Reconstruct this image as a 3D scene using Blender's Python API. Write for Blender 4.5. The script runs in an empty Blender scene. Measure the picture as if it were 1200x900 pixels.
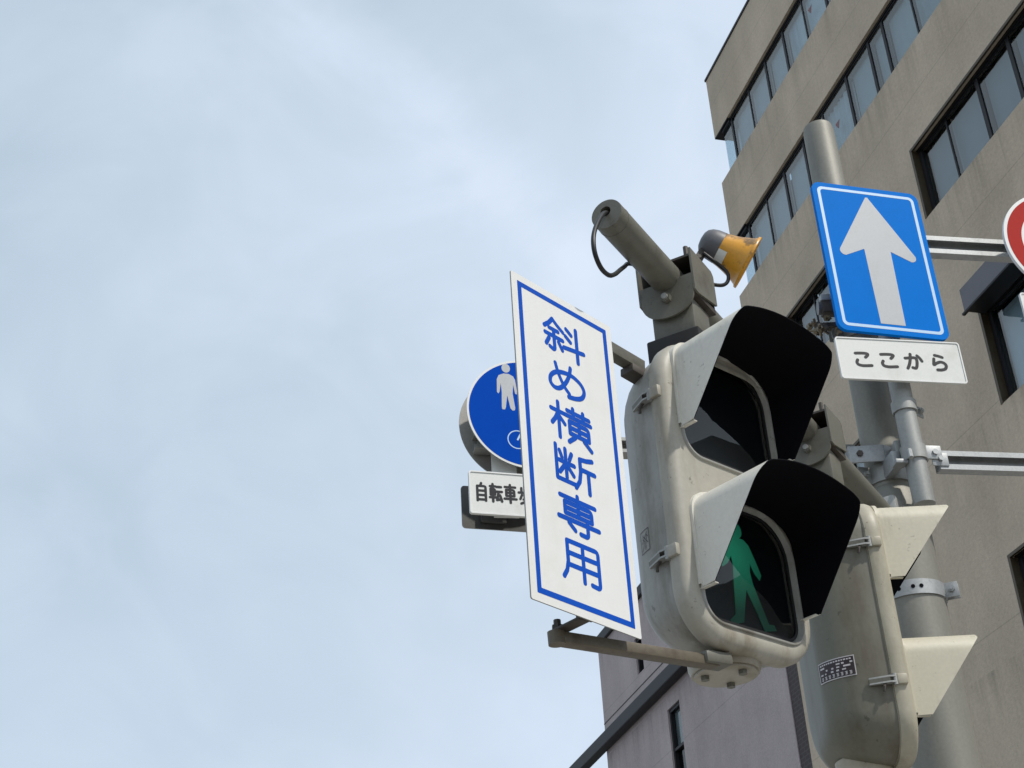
import bpy, bmesh, math, random
from mathutils import Vector, Matrix
random.seed(7)
scene = bpy.context.scene
COL = scene.collection
R = math.radians

# ------------------------------------------------------------------ camera (solved from the photograph's vanishing points)
F_PX, PITCH, ROLL = 1771.6, .534064, -.0612926
EYE = Vector((0, 0, 1.6))
cp, sp, cr, sr = math.cos(PITCH), math.sin(PITCH), math.cos(ROLL), math.sin(ROLL)
fw = Vector((0, cp, sp)); up = Vector((0, -sp, cp)); rt = Vector((1, 0, 0))
r2 = cr * rt + sr * up; u2 = -sr * rt + cr * up
cam_d = bpy.data.cameras.new('camera'); cam = bpy.data.objects.new('camera', cam_d); COL.objects.link(cam)
cam_d.sensor_fit = 'HORIZONTAL'; cam_d.sensor_width = 36; cam_d.lens = F_PX / 1200 * 36
cam_d.clip_start = .05; cam_d.clip_end = 5000
m = Matrix((r2, u2, -fw)).transposed().to_4x4(); m.translation = EYE
cam.matrix_world = m
scene.camera = cam

def hd(deg):
    a = R(deg); return Vector((math.sin(a), math.cos(a), 0))

# ------------------------------------------------------------------ materials
def nt(name):
    mt = bpy.data.materials.new(name); mt.use_nodes = True
    t = mt.node_tree; b = t.nodes['Principled BSDF']
    return mt, t, b

def lin(c):
    f = lambda v: v / 12.92 if v <= .04045 else ((v + .055) / 1.055) ** 2.4
    return tuple(f(v / 255) for v in c) + (1,)

def paint(name, col, rough=.5, metal=0., stain=None, amount=.35, scale=6., streak=1., bump=.0, bscale=60., fine=.06, spec=.5, thresh=(.48, .72), specks=0., speck_scale=38.):
    """base colour + large soft stains of another colour + fine grain, in object space (real dirt)"""
    mt, t, b = nt(name); N = t.nodes; L = t.links
    tc = N.new('ShaderNodeTexCoord')
    mp = N.new('ShaderNodeMapping'); mp.inputs['Scale'].default_value = (scale, scale, scale / streak)
    L.new(tc.outputs['Object'], mp.inputs['Vector'])
    n1 = N.new('ShaderNodeTexNoise'); n1.inputs['Scale'].default_value = 1; n1.inputs['Detail'].default_value = 7; n1.inputs['Roughness'].default_value = .62
    L.new(mp.outputs[0], n1.inputs['Vector'])
    rp = N.new('ShaderNodeMapRange'); rp.inputs['From Min'].default_value = thresh[0]; rp.inputs['From Max'].default_value = thresh[1]; rp.inputs['To Max'].default_value = amount
    rp.interpolation_type = 'SMOOTHSTEP'
    L.new(n1.outputs['Fac'], rp.inputs['Value'])
    mx = N.new('ShaderNodeMix'); mx.data_type = 'RGBA'
    mx.inputs['A'].default_value = (*col, 1); mx.inputs['B'].default_value = (*(stain or tuple(c * .5 for c in col)), 1)
    L.new(rp.outputs[0], mx.inputs['Factor'])
    n2 = N.new('ShaderNodeTexNoise'); n2.inputs['Scale'].default_value = bscale; n2.inputs['Detail'].default_value = 4
    L.new(tc.outputs['Object'], n2.inputs['Vector'])
    rp2 = N.new('ShaderNodeMapRange'); rp2.inputs['From Min'].default_value = .3; rp2.inputs['From Max'].default_value = .7
    rp2.inputs['To Min'].default_value = 1 - fine; rp2.inputs['To Max'].default_value = 1 + fine
    L.new(n2.outputs['Fac'], rp2.inputs['Value'])
    mu = N.new('ShaderNodeMix'); mu.data_type = 'RGBA'; mu.blend_type = 'MULTIPLY'; mu.inputs['Factor'].default_value = 1
    last = mx.outputs['Result']
    if specks:      # chips and small dirt spots
        n3 = N.new('ShaderNodeTexNoise'); n3.inputs['Scale'].default_value = speck_scale; n3.inputs['Detail'].default_value = 3; n3.inputs['Roughness'].default_value = .7
        L.new(tc.outputs['Object'], n3.inputs['Vector'])
        r3 = N.new('ShaderNodeMapRange'); r3.inputs['From Min'].default_value = .66; r3.inputs['From Max'].default_value = .72; r3.inputs['To Max'].default_value = specks
        L.new(n3.outputs['Fac'], r3.inputs['Value'])
        m3 = N.new('ShaderNodeMix'); m3.data_type = 'RGBA'; m3.inputs['B'].default_value = (*[c * .45 for c in (stain or col)], 1)
        L.new(r3.outputs[0], m3.inputs['Factor']); L.new(last, m3.inputs['A']); last = m3.outputs['Result']
    L.new(last, mu.inputs['A']); L.new(rp2.outputs[0], mu.inputs['B'])
    L.new(mu.outputs['Result'], b.inputs['Base Color'])
    b.inputs['Roughness'].default_value = rough; b.inputs['Metallic'].default_value = metal
    b.inputs['Specular IOR Level'].default_value = spec
    if bump:
        bp = N.new('ShaderNodeBump'); bp.inputs['Strength'].default_value = bump; bp.inputs['Distance'].default_value = .01
        L.new(n2.outputs['Fac'], bp.inputs['Height']); L.new(bp.outputs[0], b.inputs['Normal'])
    return mt

M = {}
M['cream'] = paint('signal_cream_paint', (.35, .332, .28), .5, stain=(.20, .17, .12), amount=.85, scale=10, streak=4, fine=.05, bscale=90, bump=.02, thresh=(.46, .70), specks=.6)
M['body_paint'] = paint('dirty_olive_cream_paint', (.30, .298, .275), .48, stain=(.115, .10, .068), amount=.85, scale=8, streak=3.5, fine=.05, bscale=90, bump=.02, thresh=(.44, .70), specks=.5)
M['body_far_shaded'] = paint('olive_cream_far_shaded', (.14, .136, .103), .48, stain=(.085, .065, .04), amount=.85, scale=8, streak=3.5, fine=.05, bscale=90, bump=.02, thresh=(.44, .70), specks=.5)  # shade on the far casting put into a darker copy of the body paint
M['door_far'] = paint('warm_cream_paint_far', (.37, .34, .262), .5, stain=(.22, .20, .14), amount=.8, scale=10, streak=4, fine=.05, bscale=90, bump=.02, thresh=(.46, .70), specks=.6)
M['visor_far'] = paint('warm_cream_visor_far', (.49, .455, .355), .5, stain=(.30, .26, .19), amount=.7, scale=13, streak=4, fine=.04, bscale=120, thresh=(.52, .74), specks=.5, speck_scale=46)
M['cream_clean'] = paint('visor_cream_paint', (.62, .60, .53), .45, stain=(.34, .31, .25), amount=.7, scale=13, streak=4, fine=.04, bscale=120, thresh=(.52, .74), specks=.55, speck_scale=46)
M['grey_cream'] = paint('bracket_grey_paint', (.125, .121, .098), .5, stain=(.07, .062, .048), amount=.7, scale=14, fine=.06, specks=.4, bscale=150, bump=.03)
M['black_paint'] = paint('matt_black_paint', (.004, .004, .006), .8, amount=.2, spec=.08)
M['gasket'] = paint('black_rubber', (.012, .012, .013), .6, amount=.2, spec=.3)
M['galv'] = paint('galvanised_steel', (.36, .37, .37), .55, .6, stain=(.25, .26, .26), amount=.6, scale=22, fine=.08, bscale=140, bump=.02)
M['galv_dull'] = paint('weathered_galvanised_steel', (.32, .325, .31), .55, .35, stain=(.19, .19, .175), amount=.6, scale=9, streak=4, fine=.06, bscale=120, bump=.02)
M['pole'] = paint('pole_weathered_steel', (.225, .218, .188), .58, .25, stain=(.13, .126, .105), amount=.6, scale=7, streak=6, fine=.06, bscale=110, bump=.015)
M['brown_steel'] = paint('brownish_painted_steel', (.125, .106, .076), .5, .1, stain=(.07, .05, .035), amount=.8, scale=22, fine=.08, bscale=140)
M['dark_steel'] = paint('dark_rusty_steel', (.06, .05, .042), .6, .2, stain=(.03, .022, .018), amount=.8, scale=30, fine=.1)
M['brass'] = paint('tarnished_bolt_steel', (.17, .14, .10), .38, .8, stain=(.12, .09, .05), amount=.8, scale=60, fine=.1)
M['white_sheet'] = paint('white_reflective_sheet', (.71, .71, .69), .36, stain=(.62, .62, .58), amount=.5, scale=5, fine=.015, bscale=200)
M['plate_white'] = paint('aged_white_plate', (.66, .665, .63), .4, stain=(.5, .5, .45), amount=.5, scale=9, fine=.02, bscale=200)
M['plate_back'] = paint('bare_sheet_back', (.075, .075, .072), .5, .3, stain=(.045, .045, .045), amount=.5, scale=9, fine=.06)
M['disc_back'] = paint('disc_sheet_back', (.30, .29, .27), .5, .2, stain=(.18, .17, .15), amount=.5, scale=9, fine=.06)
M['blue_letter'] = paint('royal_blue_film', (.003, .07, .43), .45, amount=.15, fine=.02, spec=.15)
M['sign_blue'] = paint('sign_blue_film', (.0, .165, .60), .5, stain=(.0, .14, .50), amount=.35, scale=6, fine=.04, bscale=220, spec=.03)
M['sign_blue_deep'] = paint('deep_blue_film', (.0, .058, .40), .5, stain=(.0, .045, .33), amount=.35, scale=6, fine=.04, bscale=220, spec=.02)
M['sign_grey'] = paint('aged_reflective_white', (.41, .425, .44), .45, stain=(.34, .35, .35), amount=.4, scale=12, fine=.03, bscale=180)
M['sign_pale'] = paint('pale_border_film', (.46, .62, .80), .36, amount=.1, fine=.02)
M['sign_red'] = paint('aged_red_film', (.40, .028, .022), .5, stain=(.33, .024, .02), amount=.4, scale=9, fine=.03, spec=.04)
M['black_letter'] = paint('black_film', (.012, .012, .014), .4, amount=.1, spec=.3)
M['yellow'] = paint('faded_yellow_horn', (.62, .29, .022), .36, stain=(.12, .075, .03), amount=.9, scale=17, fine=.06, bscale=120, thresh=(.52, .64))
M['dark_grey_plastic'] = paint('dark_grey_plastic', (.10, .10, .108), .45, stain=(.06, .06, .06), amount=.5, scale=30, fine=.06)
M['rubber'] = paint('black_cable', (.012, .012, .012), .45, amount=.1, spec=.4)
M['frame_dark'] = paint('dark_window_frame', (.012, .012, .014), .5, amount=.2, spec=.3)
M['frame_brown'] = paint('bronze_window_frame', (.075, .055, .03), .45, .3, stain=(.035, .025, .015), amount=.6, scale=3, fine=.06)
M['hood_grey'] = paint('grey_violet_hood', (.13, .125, .14), .5, stain=(.09, .085, .09), amount=.5, scale=3)
M['ledge_dark'] = paint('dark_ledge_metal', (.017, .018, .021), .6, .0, stain=(.011, .011, .013), amount=.5, scale=1.2)
M['red_mark'] = paint('red_access_mark', (.24, .09, .09), .5, amount=.1)
M['print_light'] = paint('plate_print', (.55, .52, .52), .4, .2, amount=.1)
M['print_dark'] = paint('plate_dark', (.035, .025, .028), .4, .2, amount=.2)

def concrete(name, col, stain, joint_z, joint_x, sills=()):
    """exterior wall: mottled render, rain streaks, fine panel joints (thin lines laid out in wall coordinates)"""
    mt, t, b = nt(name); N = t.nodes; L = t.links
    tc = N.new('ShaderNodeTexCoord'); sx = N.new('ShaderNodeSeparateXYZ'); L.new(tc.outputs['Object'], sx.inputs[0])
    def noise(scale, vec_scale, detail=6, rough=.6):
        mp = N.new('ShaderNodeMapping'); mp.inputs['Scale'].default_value = vec_scale; L.new(tc.outputs['Object'], mp.inputs[0])
        n = N.new('ShaderNodeTexNoise'); n.inputs['Scale'].default_value = scale; n.inputs['Detail'].default_value = detail; n.inputs['Roughness'].default_value = rough
        L.new(mp.outputs[0], n.inputs[0]); return n.outputs['Fac']
    def rng(v, a, b_, c, d):
        r = N.new('ShaderNodeMapRange'); r.inputs[1].default_value = a; r.inputs[2].default_value = b_; r.inputs[3].default_value = c; r.inputs[4].default_value = d
        L.new(v, r.inputs[0]); return r.outputs[0]
    def mathn(op, a, b_):
        n = N.new('ShaderNodeMath'); n.operation = op
        for i, v in enumerate((a, b_)):
            if isinstance(v, (int, float)): n.inputs[i].default_value = v
            else: L.new(v, n.inputs[i])
        return n.outputs[0]
    cloud = rng(noise(.45, (1, 1, 1)), .3, .7, .86, 1.12)
    streak = rng(noise(.8, (1.3, 1, .3), 6), .3, .75, .92, 1.06)
    fine = rng(noise(14, (1, 1, 1), 3, .7), .3, .7, .90, 1.10)
    v = mathn('MULTIPLY', mathn('MULTIPLY', cloud, streak), fine)
    for sz in sills:
        below = rng(sx.outputs[2], sz - 1.3, sz, 0, 1); here = mathn('LESS_THAN', sx.outputs[2], sz)
        drip = rng(noise(2.4, (1.6, 1, .10), 6, .68), .46, .72, 0, .30)
        v = mathn('MULTIPLY', v, mathn('SUBTRACT', 1, mathn('MULTIPLY', mathn('MULTIPLY', below, here), drip)))
    # joints
    def lines(coord, period, off, w):
        f = mathn('FRACT', mathn('DIVIDE', mathn('ADD', coord, off), period), 0)
        return mathn('LESS_THAN', f, w / period)
    if joint_z: v = mathn('MULTIPLY', v, rng(lines(sx.outputs[2], joint_z[0], joint_z[1], .02), 0, 1, 1, .80))
    if joint_x: v = mathn('MULTIPLY', v, rng(lines(sx.outputs[0], joint_x[0], joint_x[1], .014), 0, 1, 1, .92))
    mx = N.new('ShaderNodeMix'); mx.data_type = 'RGBA'
    mx.inputs['A'].default_value = (*col, 1); mx.inputs['B'].default_value = (*stain, 1)
    L.new(rng(noise(.9, (1, 1, .5), 8), .45, .8, 0, .6), mx.inputs['Factor'])
    mu = N.new('ShaderNodeMix'); mu.data_type = 'RGBA'; mu.blend_type = 'MULTIPLY'; mu.inputs['Factor'].default_value = 1
    L.new(mx.outputs['Result'], mu.inputs['A']); L.new(v, mu.inputs['B'])
    L.new(mu.outputs['Result'], b.inputs['Base Color']); b.inputs['Roughness'].default_value = .85; b.inputs['Specular IOR Level'].default_value = .25
    bp = N.new('ShaderNodeBump'); bp.inputs['Strength'].default_value = .35; bp.inputs['Distance'].default_value = .02
    L.new(noise(30, (1, 1, 1), 3), bp.inputs['Height']); L.new(bp.outputs[0], b.inputs['Normal'])
    return mt
M['beige'] = concrete('beige_render_wall', (.585, .482, .365), (.50, .405, .30), (3.57, -17.72 + 3.57 * 5), (5.43, 0.), (25.9, 22.34, 18.65, 14.05, 10.0))
M['pink'] = concrete('pinkish_grey_wall', (.47, .40, .39), (.41, .345, .34), (2.7, .25), (2.6, .9), (18.0, 14.66))
M['roof'] = concrete('flat_roof_grey', (.25, .25, .25), (.2, .2, .2), None, None)

def brick():
    mt, t, b = nt('dark_brown_brick'); N = t.nodes; L = t.links
    tc = N.new('ShaderNodeTexCoord'); mp = N.new('ShaderNodeMapping'); mp.inputs['Rotation'].default_value = (R(90), 0, 0)
    L.new(tc.outputs['Object'], mp.inputs[0])
    bk = N.new('ShaderNodeTexBrick'); L.new(mp.outputs[0], bk.inputs['Vector'])
    bk.inputs['Color1'].default_value = (.052, .034, .032, 1); bk.inputs['Color2'].default_value = (.042, .028, .028, 1); bk.inputs['Mortar'].default_value = (.075, .06, .058, 1)
    bk.inputs['Scale'].default_value = 1; bk.inputs['Brick Width'].default_value = .2; bk.inputs['Row Height'].default_value = .1; bk.inputs['Mortar Size'].default_value = .012
    L.new(bk.outputs['Color'], b.inputs['Base Color']); b.inputs['Roughness'].default_value = .7
    return mt
M['brick'] = brick()

def glass(name, tint, ior, rough=.01, through=.75):
    """clear pane: fresnel reflection over a tinted see-through sheet"""
    mt = bpy.data.materials.new(name); mt.use_nodes = True; t = mt.node_tree; N = t.nodes; L = t.links
    N.remove(N['Principled BSDF']); out = N['Material Output']
    g = N.new('ShaderNodeBsdfGlossy'); g.inputs['Roughness'].default_value = rough; g.inputs['Color'].default_value = (.95, .95, .91, 1)
    tr = N.new('ShaderNodeBsdfTransparent'); tr.inputs['Color'].default_value = (*[c * through for c in tint], 1)
    f = N.new('ShaderNodeFresnel'); f.inputs['IOR'].default_value = ior
    mx = N.new('ShaderNodeMixShader'); ge = N.new('ShaderNodeNewGeometry'); iv = N.new('ShaderNodeMath'); iv.operation = 'SUBTRACT'; iv.inputs[0].default_value = 1; L.new(ge.outputs['Backfacing'], iv.inputs[1])
    pm = N.new('ShaderNodeMath'); pm.operation = 'MULTIPLY'; L.new(f.outputs[0], pm.inputs[0]); L.new(iv.outputs[0], pm.inputs[1])
    L.new(pm.outputs[0], mx.inputs[0]); L.new(tr.outputs[0], mx.inputs[1]); L.new(g.outputs[0], mx.inputs[2])
    L.new(mx.outputs[0], out.inputs['Surface'])
    # slight unevenness of the sheet
    tc = N.new('ShaderNodeTexCoord'); n = N.new('ShaderNodeTexNoise'); n.inputs['Scale'].default_value = 1.3; L.new(tc.outputs['Object'], n.inputs[0])
    bp = N.new('ShaderNodeBump'); bp.inputs['Strength'].default_value = .05; bp.inputs['Distance'].default_value = .02
    L.new(n.outputs[0], bp.inputs['Height']); L.new(bp.outputs[0], g.inputs['Normal'])
    return mt
M['window_glass'] = glass('window_glass', (.84, .92, .96), 2.0, through=.92)
M['lens_glass'] = glass('lens_glass', (.9, .95, .95), 1.5)
M['blind'] = paint('pale_blind', (.74, .76, .77), .8, stain=(.30, .32, .34), amount=.7, scale=1.3, streak=5, fine=.03)
M['blind_mid'] = paint('mid_blind', (.52, .53, .53), .8, stain=(.36, .38, .40), amount=.7, scale=1.2, streak=4, fine=.03)
M['blind_dim'] = paint('grey_blind', (.30, .315, .33), .8, stain=(.23, .245, .265), amount=.7, scale=1.1, streak=3, fine=.03)
def curtain():
    mt, t, b = nt('curtain_folds'); N = t.nodes; L = t.links
    b.inputs['Base Color'].default_value = (.62, .64, .64, 1); b.inputs['Roughness'].default_value = .9
    return mt
M['curtain'] = curtain()
M['room'] = paint('dim_room', (.03, .032, .036), .9, amount=.2)

def lamp(name, col, strength):
    mt, t, b = nt(name)
    b.inputs['Base Color'].default_value = (*[c * .2 for c in col], 1); b.inputs['Roughness'].default_value = .5
    b.inputs['Emission Color'].default_value = (*col, 1)
    tc = t.nodes.new('ShaderNodeTexCoord'); ds_ = t.nodes.new('ShaderNodeVectorMath'); ds_.operation = 'DISTANCE'; ds_.inputs[1].default_value = (-.030, 0, -.088)
    mr = t.nodes.new('ShaderNodeMapRange'); mr.inputs[1].default_value = .015; mr.inputs[2].default_value = .135; mr.inputs[3].default_value = strength; mr.inputs[4].default_value = strength * .04
    t.links.new(tc.outputs['Object'], ds_.inputs[0]); t.links.new(ds_.outputs['Value'], mr.inputs[0]); t.links.new(mr.outputs[0], b.inputs['Emission Strength'])
    return mt
M['green_lamp'] = lamp('green_walking_figure', (.035, .46, .27), .27)
M['lens_dark'] = paint('dark_lens_sheet', (.006, .007, .009), .3, amount=.2, spec=.3)
M['asphalt'] = paint('asphalt', (.085, .084, .08), .85, amount=.3, scale=.4, fine=.25, bscale=60)
M['paving'] = paint('concrete_paving', (.30, .285, .26), .8, stain=(.22, .21, .19), amount=.5, scale=.8, fine=.1, bscale=30)
M['kerb'] = paint('kerb_stone', (.34, .33, .31), .8, amount=.3, scale=2)
M['road_white'] = paint('road_marking_white', (.72, .72, .70), .6, stain=(.4, .4, .38), amount=.6, scale=3)

# ------------------------------------------------------------------ mesh collector
class MB:
    def __init__(s): s.bm = bmesh.new(); s.mats = []
    def mi(s, mat):
        mat = M[mat] if isinstance(mat, str) else mat
        if mat not in s.mats: s.mats.append(mat)
        return s.mats.index(mat)
    def face(s, vs, i):
        try: f = s.bm.faces.new(vs); f.material_index = i; return f
        except ValueError: return None
    def loft(s, rings, mat, closed=True, caps=(True, True)):
        i = s.mi(mat); V = [[s.bm.verts.new(p) for p in r] for r in rings]
        n = len(V[0])
        for a, b in zip(V, V[1:]):
            for k in range(n if closed else n - 1):
                s.face([a[k], a[(k + 1) % n], b[(k + 1) % n], b[k]], i)
        if closed and caps[0]: s.face(V[0][::-1], i)
        if closed and caps[1]: s.face(V[-1], i)
        return V
    def box(s, lo, hi, mat, bev=.0, mtx=None):
        i = s.mi(mat)
        x0, y0, z0 = lo; x1, y1, z1 = hi
        P = [(x0, y0, z0), (x1, y0, z0), (x1, y1, z0), (x0, y1, z0), (x0, y0, z1), (x1, y0, z1), (x1, y1, z1), (x0, y1, z1)]
        vs = [s.bm.verts.new(mtx @ Vector(p) if mtx else p) for p in P]
        fs = [s.face([vs[k] for k in q], i) for q in ((3, 2, 1, 0), (4, 5, 6, 7), (0, 1, 5, 4), (1, 2, 6, 5), (2, 3, 7, 6), (3, 0, 4, 7))]
        if bev:
            es = list({e for f in fs for e in f.edges})
            r = bmesh.ops.bevel(s.bm, geom=es, offset=bev, segments=2, profile=.5, affect='EDGES', clamp_overlap=True)
            for f in r['faces']: f.material_index = i
        return s
    def tube(s, path, r, mat, seg=20, caps=(True, True), close=False):
        path = [Vector(p) for p in path]
        rs = r if isinstance(r, (list, tuple)) else [r] * len(path)
        rings = []; prev = None
        for k, p in enumerate(path):
            d = (path[min(k + 1, len(path) - 1)] - path[max(k - 1, 0)])
            if d.length < 1e-9: d = path[-1] - path[0]
            d.normalize()
            if prev is None:
                a = d.orthogonal().normalized()
            else:
                a = (prev - d * prev.dot(d)).normalized()
            prev = a; b = d.cross(a)
            rings.append([p + (a * math.cos(2 * math.pi * q / seg) + b * math.sin(2 * math.pi * q / seg)) * rs[k] for q in range(seg)])
        s.loft(rings, mat, True, caps); return s
    def prism(s, poly, y0, y1, mat, side=None, hole=None, mtx=None):
        """poly: list of (x,z), front at y0 (towards -y), back at y1"""
        i = s.mi(mat); j = s.mi(side or mat)
        T = (lambda p: mtx @ Vector(p)) if mtx else (lambda p: p)
        A = [s.bm.verts.new(T((x, y0, z))) for x, z in poly]; B = [s.bm.verts.new(T((x, y1, z))) for x, z in poly]
        n = len(poly)
        if not hole:
            s.face(A, i); s.face(B[::-1], j)
        else:
            C = [s.bm.verts.new(T((x, y0, z))) for x, z in hole]; D = [s.bm.verts.new(T((x, y1, z))) for x, z in hole]
            for q in range(n):
                w = (q + 1) % n
                s.face([A[q], A[w], C[w], C[q]], i); s.face([B[w], B[q], D[q], D[w]], j); s.face([C[q], C[w], D[w], D[q]], j)
        for q in range(n):
            w = (q + 1) % n
            s.face([A[w], A[q], B[q], B[w]], j)
        return s
    def stroke(s, pts, w, y, mat, step=.00003):
        """one brush stroke as a ribbon with round ends in the x-z plane, facing -y"""
        i = s.mi(mat)
        P = [Vector((x, z)) for x, z in pts]
        Q = [P[0]]
        for a, b in zip(P, P[1:]):
            if (b - a).length > 1e-6: Q.append(b)
        P = Q
        # round the corners
        if len(P) > 2:
            Q = [P[0]]
            for a, b, c in zip(P, P[1:], P[2:]):
                d0 = (a - b); d1 = (c - b)
                ang = d0.angle(d1)
                if ang < R(150):
                    rr = min(w * .75, d0.length * .45, d1.length * .45)
                    p0 = b + d0.normalized() * rr; p1 = b + d1.normalized() * rr
                    for q in range(5):
                        tt = q / 4; Q.append(p0 * (1 - tt) ** 2 + b * 2 * tt * (1 - tt) + p1 * tt ** 2)
                else: Q.append(b)
            Q.append(P[-1]); P = Q
        n = len(P); Ls, Rs = [], []; k = 0
        for q in range(n):
            d = (P[min(q + 1, n - 1)] - P[max(q - 1, 0)]).normalized(); nn = Vector((-d.y, d.x)) * w / 2
            yy = y - step * q
            Ls.append(s.bm.verts.new((P[q].x + nn.x, yy, P[q].y + nn.y))); Rs.append(s.bm.verts.new((P[q].x - nn.x, yy, P[q].y - nn.y)))
        for q in range(n - 1): s.face([Rs[q], Rs[q + 1], Ls[q + 1], Ls[q]], i)
        for end in (0, 1):
            c = P[0] if end == 0 else P[-1]; d = ((P[1] - P[0]) if end == 0 else (P[-2] - P[-1])).normalized()
            l, r_ = (Ls[0], Rs[0]) if end == 0 else (Rs[-1], Ls[-1])
            a0 = math.atan2(d.x, -d.y) ; vs = [l]
            base = math.atan2(l.co.z - c.y, l.co.x - c.x)
            for q in range(1, 8):
                an = base + math.pi * q / 8
                vs.append(s.bm.verts.new((c.x + math.cos(an) * w / 2, l.co.y, c.y + math.sin(an) * w / 2)))
            vs.append(r_); s.face(vs, i)
        return s
    def build(s, name, parent=None, smooth=30, loc=None):
        bmesh.ops.recalc_face_normals(s.bm, faces=s.bm.faces[:])
        me = bpy.data.meshes.new(name); s.bm.to_mesh(me); s.bm.free()
        for mt in s.mats: me.materials.append(mt)
        if smooth:
            me.shade_smooth(); me.set_sharp_from_angle(angle=R(smooth))
        o = bpy.data.objects.new(name, me); COL.objects.link(o)
        if parent: o.parent = parent
        if loc is not None: o.location = loc
        return o

def tag(o, label, cat, group=None):
    o['label'] = label; o['category'] = cat
    if group: o['group'] = group
    return o
def thing(name, label, cat, loc, heading=90., group=None):
    """an Empty at the thing; local +x points along the given compass heading, local -y is its front"""
    o = bpy.data.objects.new(name, None); COL.objects.link(o); o.empty_display_size = .1
    o.location = loc; o.rotation_euler = (0, 0, R(90 - heading))
    return tag(o, label, cat, group)
def structure(o): o['kind'] = 'structure'; return o

def rrect(w, h, r, cx=0, cz=0, n=8):
    pts = []
    for sx, sz, a0 in ((1, 1, 0), (-1, 1, 90), (-1, -1, 180), (1, -1, 270)):
        for k in range(n + 1):
            a = R(a0 + 90 * k / n)
            pts.append((cx + sx * (w / 2 - r) + r * math.cos(a), cz + sz * (h / 2 - r) + r * math.sin(a)))
    return pts
def rrect2(w, h, rt_, rb_, cx=0, cz=0, n=8):
    pts = []
    for sx, sz, a0, r in ((1, 1, 0, rt_), (-1, 1, 90, rt_), (-1, -1, 180, rb_), (1, -1, 270, rb_)):
        for k in range(n + 1):
            a = R(a0 + 90 * k / n); pts.append((cx + sx * (w / 2 - r) + r * math.cos(a), cz + sz * (h / 2 - r) + r * math.sin(a)))
    return pts
def circ(r, n=64, cx=0, cz=0): return [(cx + r * math.cos(2 * math.pi * k / n), cz + r * math.sin(2 * math.pi * k / n)) for k in range(n)]
def smooth_path(P, n=10, closed=False):
    """Catmull-Rom through the points"""
    P = [Vector(p) for p in P]; out = []
    for k in range(len(P) - 1):
        p0 = P[max(k - 1, 0)]; p1 = P[k]; p2 = P[k + 1]; p3 = P[min(k + 2, len(P) - 1)]
        for q in range(n):
            t = q / n
            out.append(.5 * (2 * p1 + (p2 - p0) * t + (2 * p0 - 5 * p1 + 4 * p2 - p3) * t * t + (3 * p1 - p0 - 3 * p2 + p3) * t ** 3))
    out.append(P[-1]); return out

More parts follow.
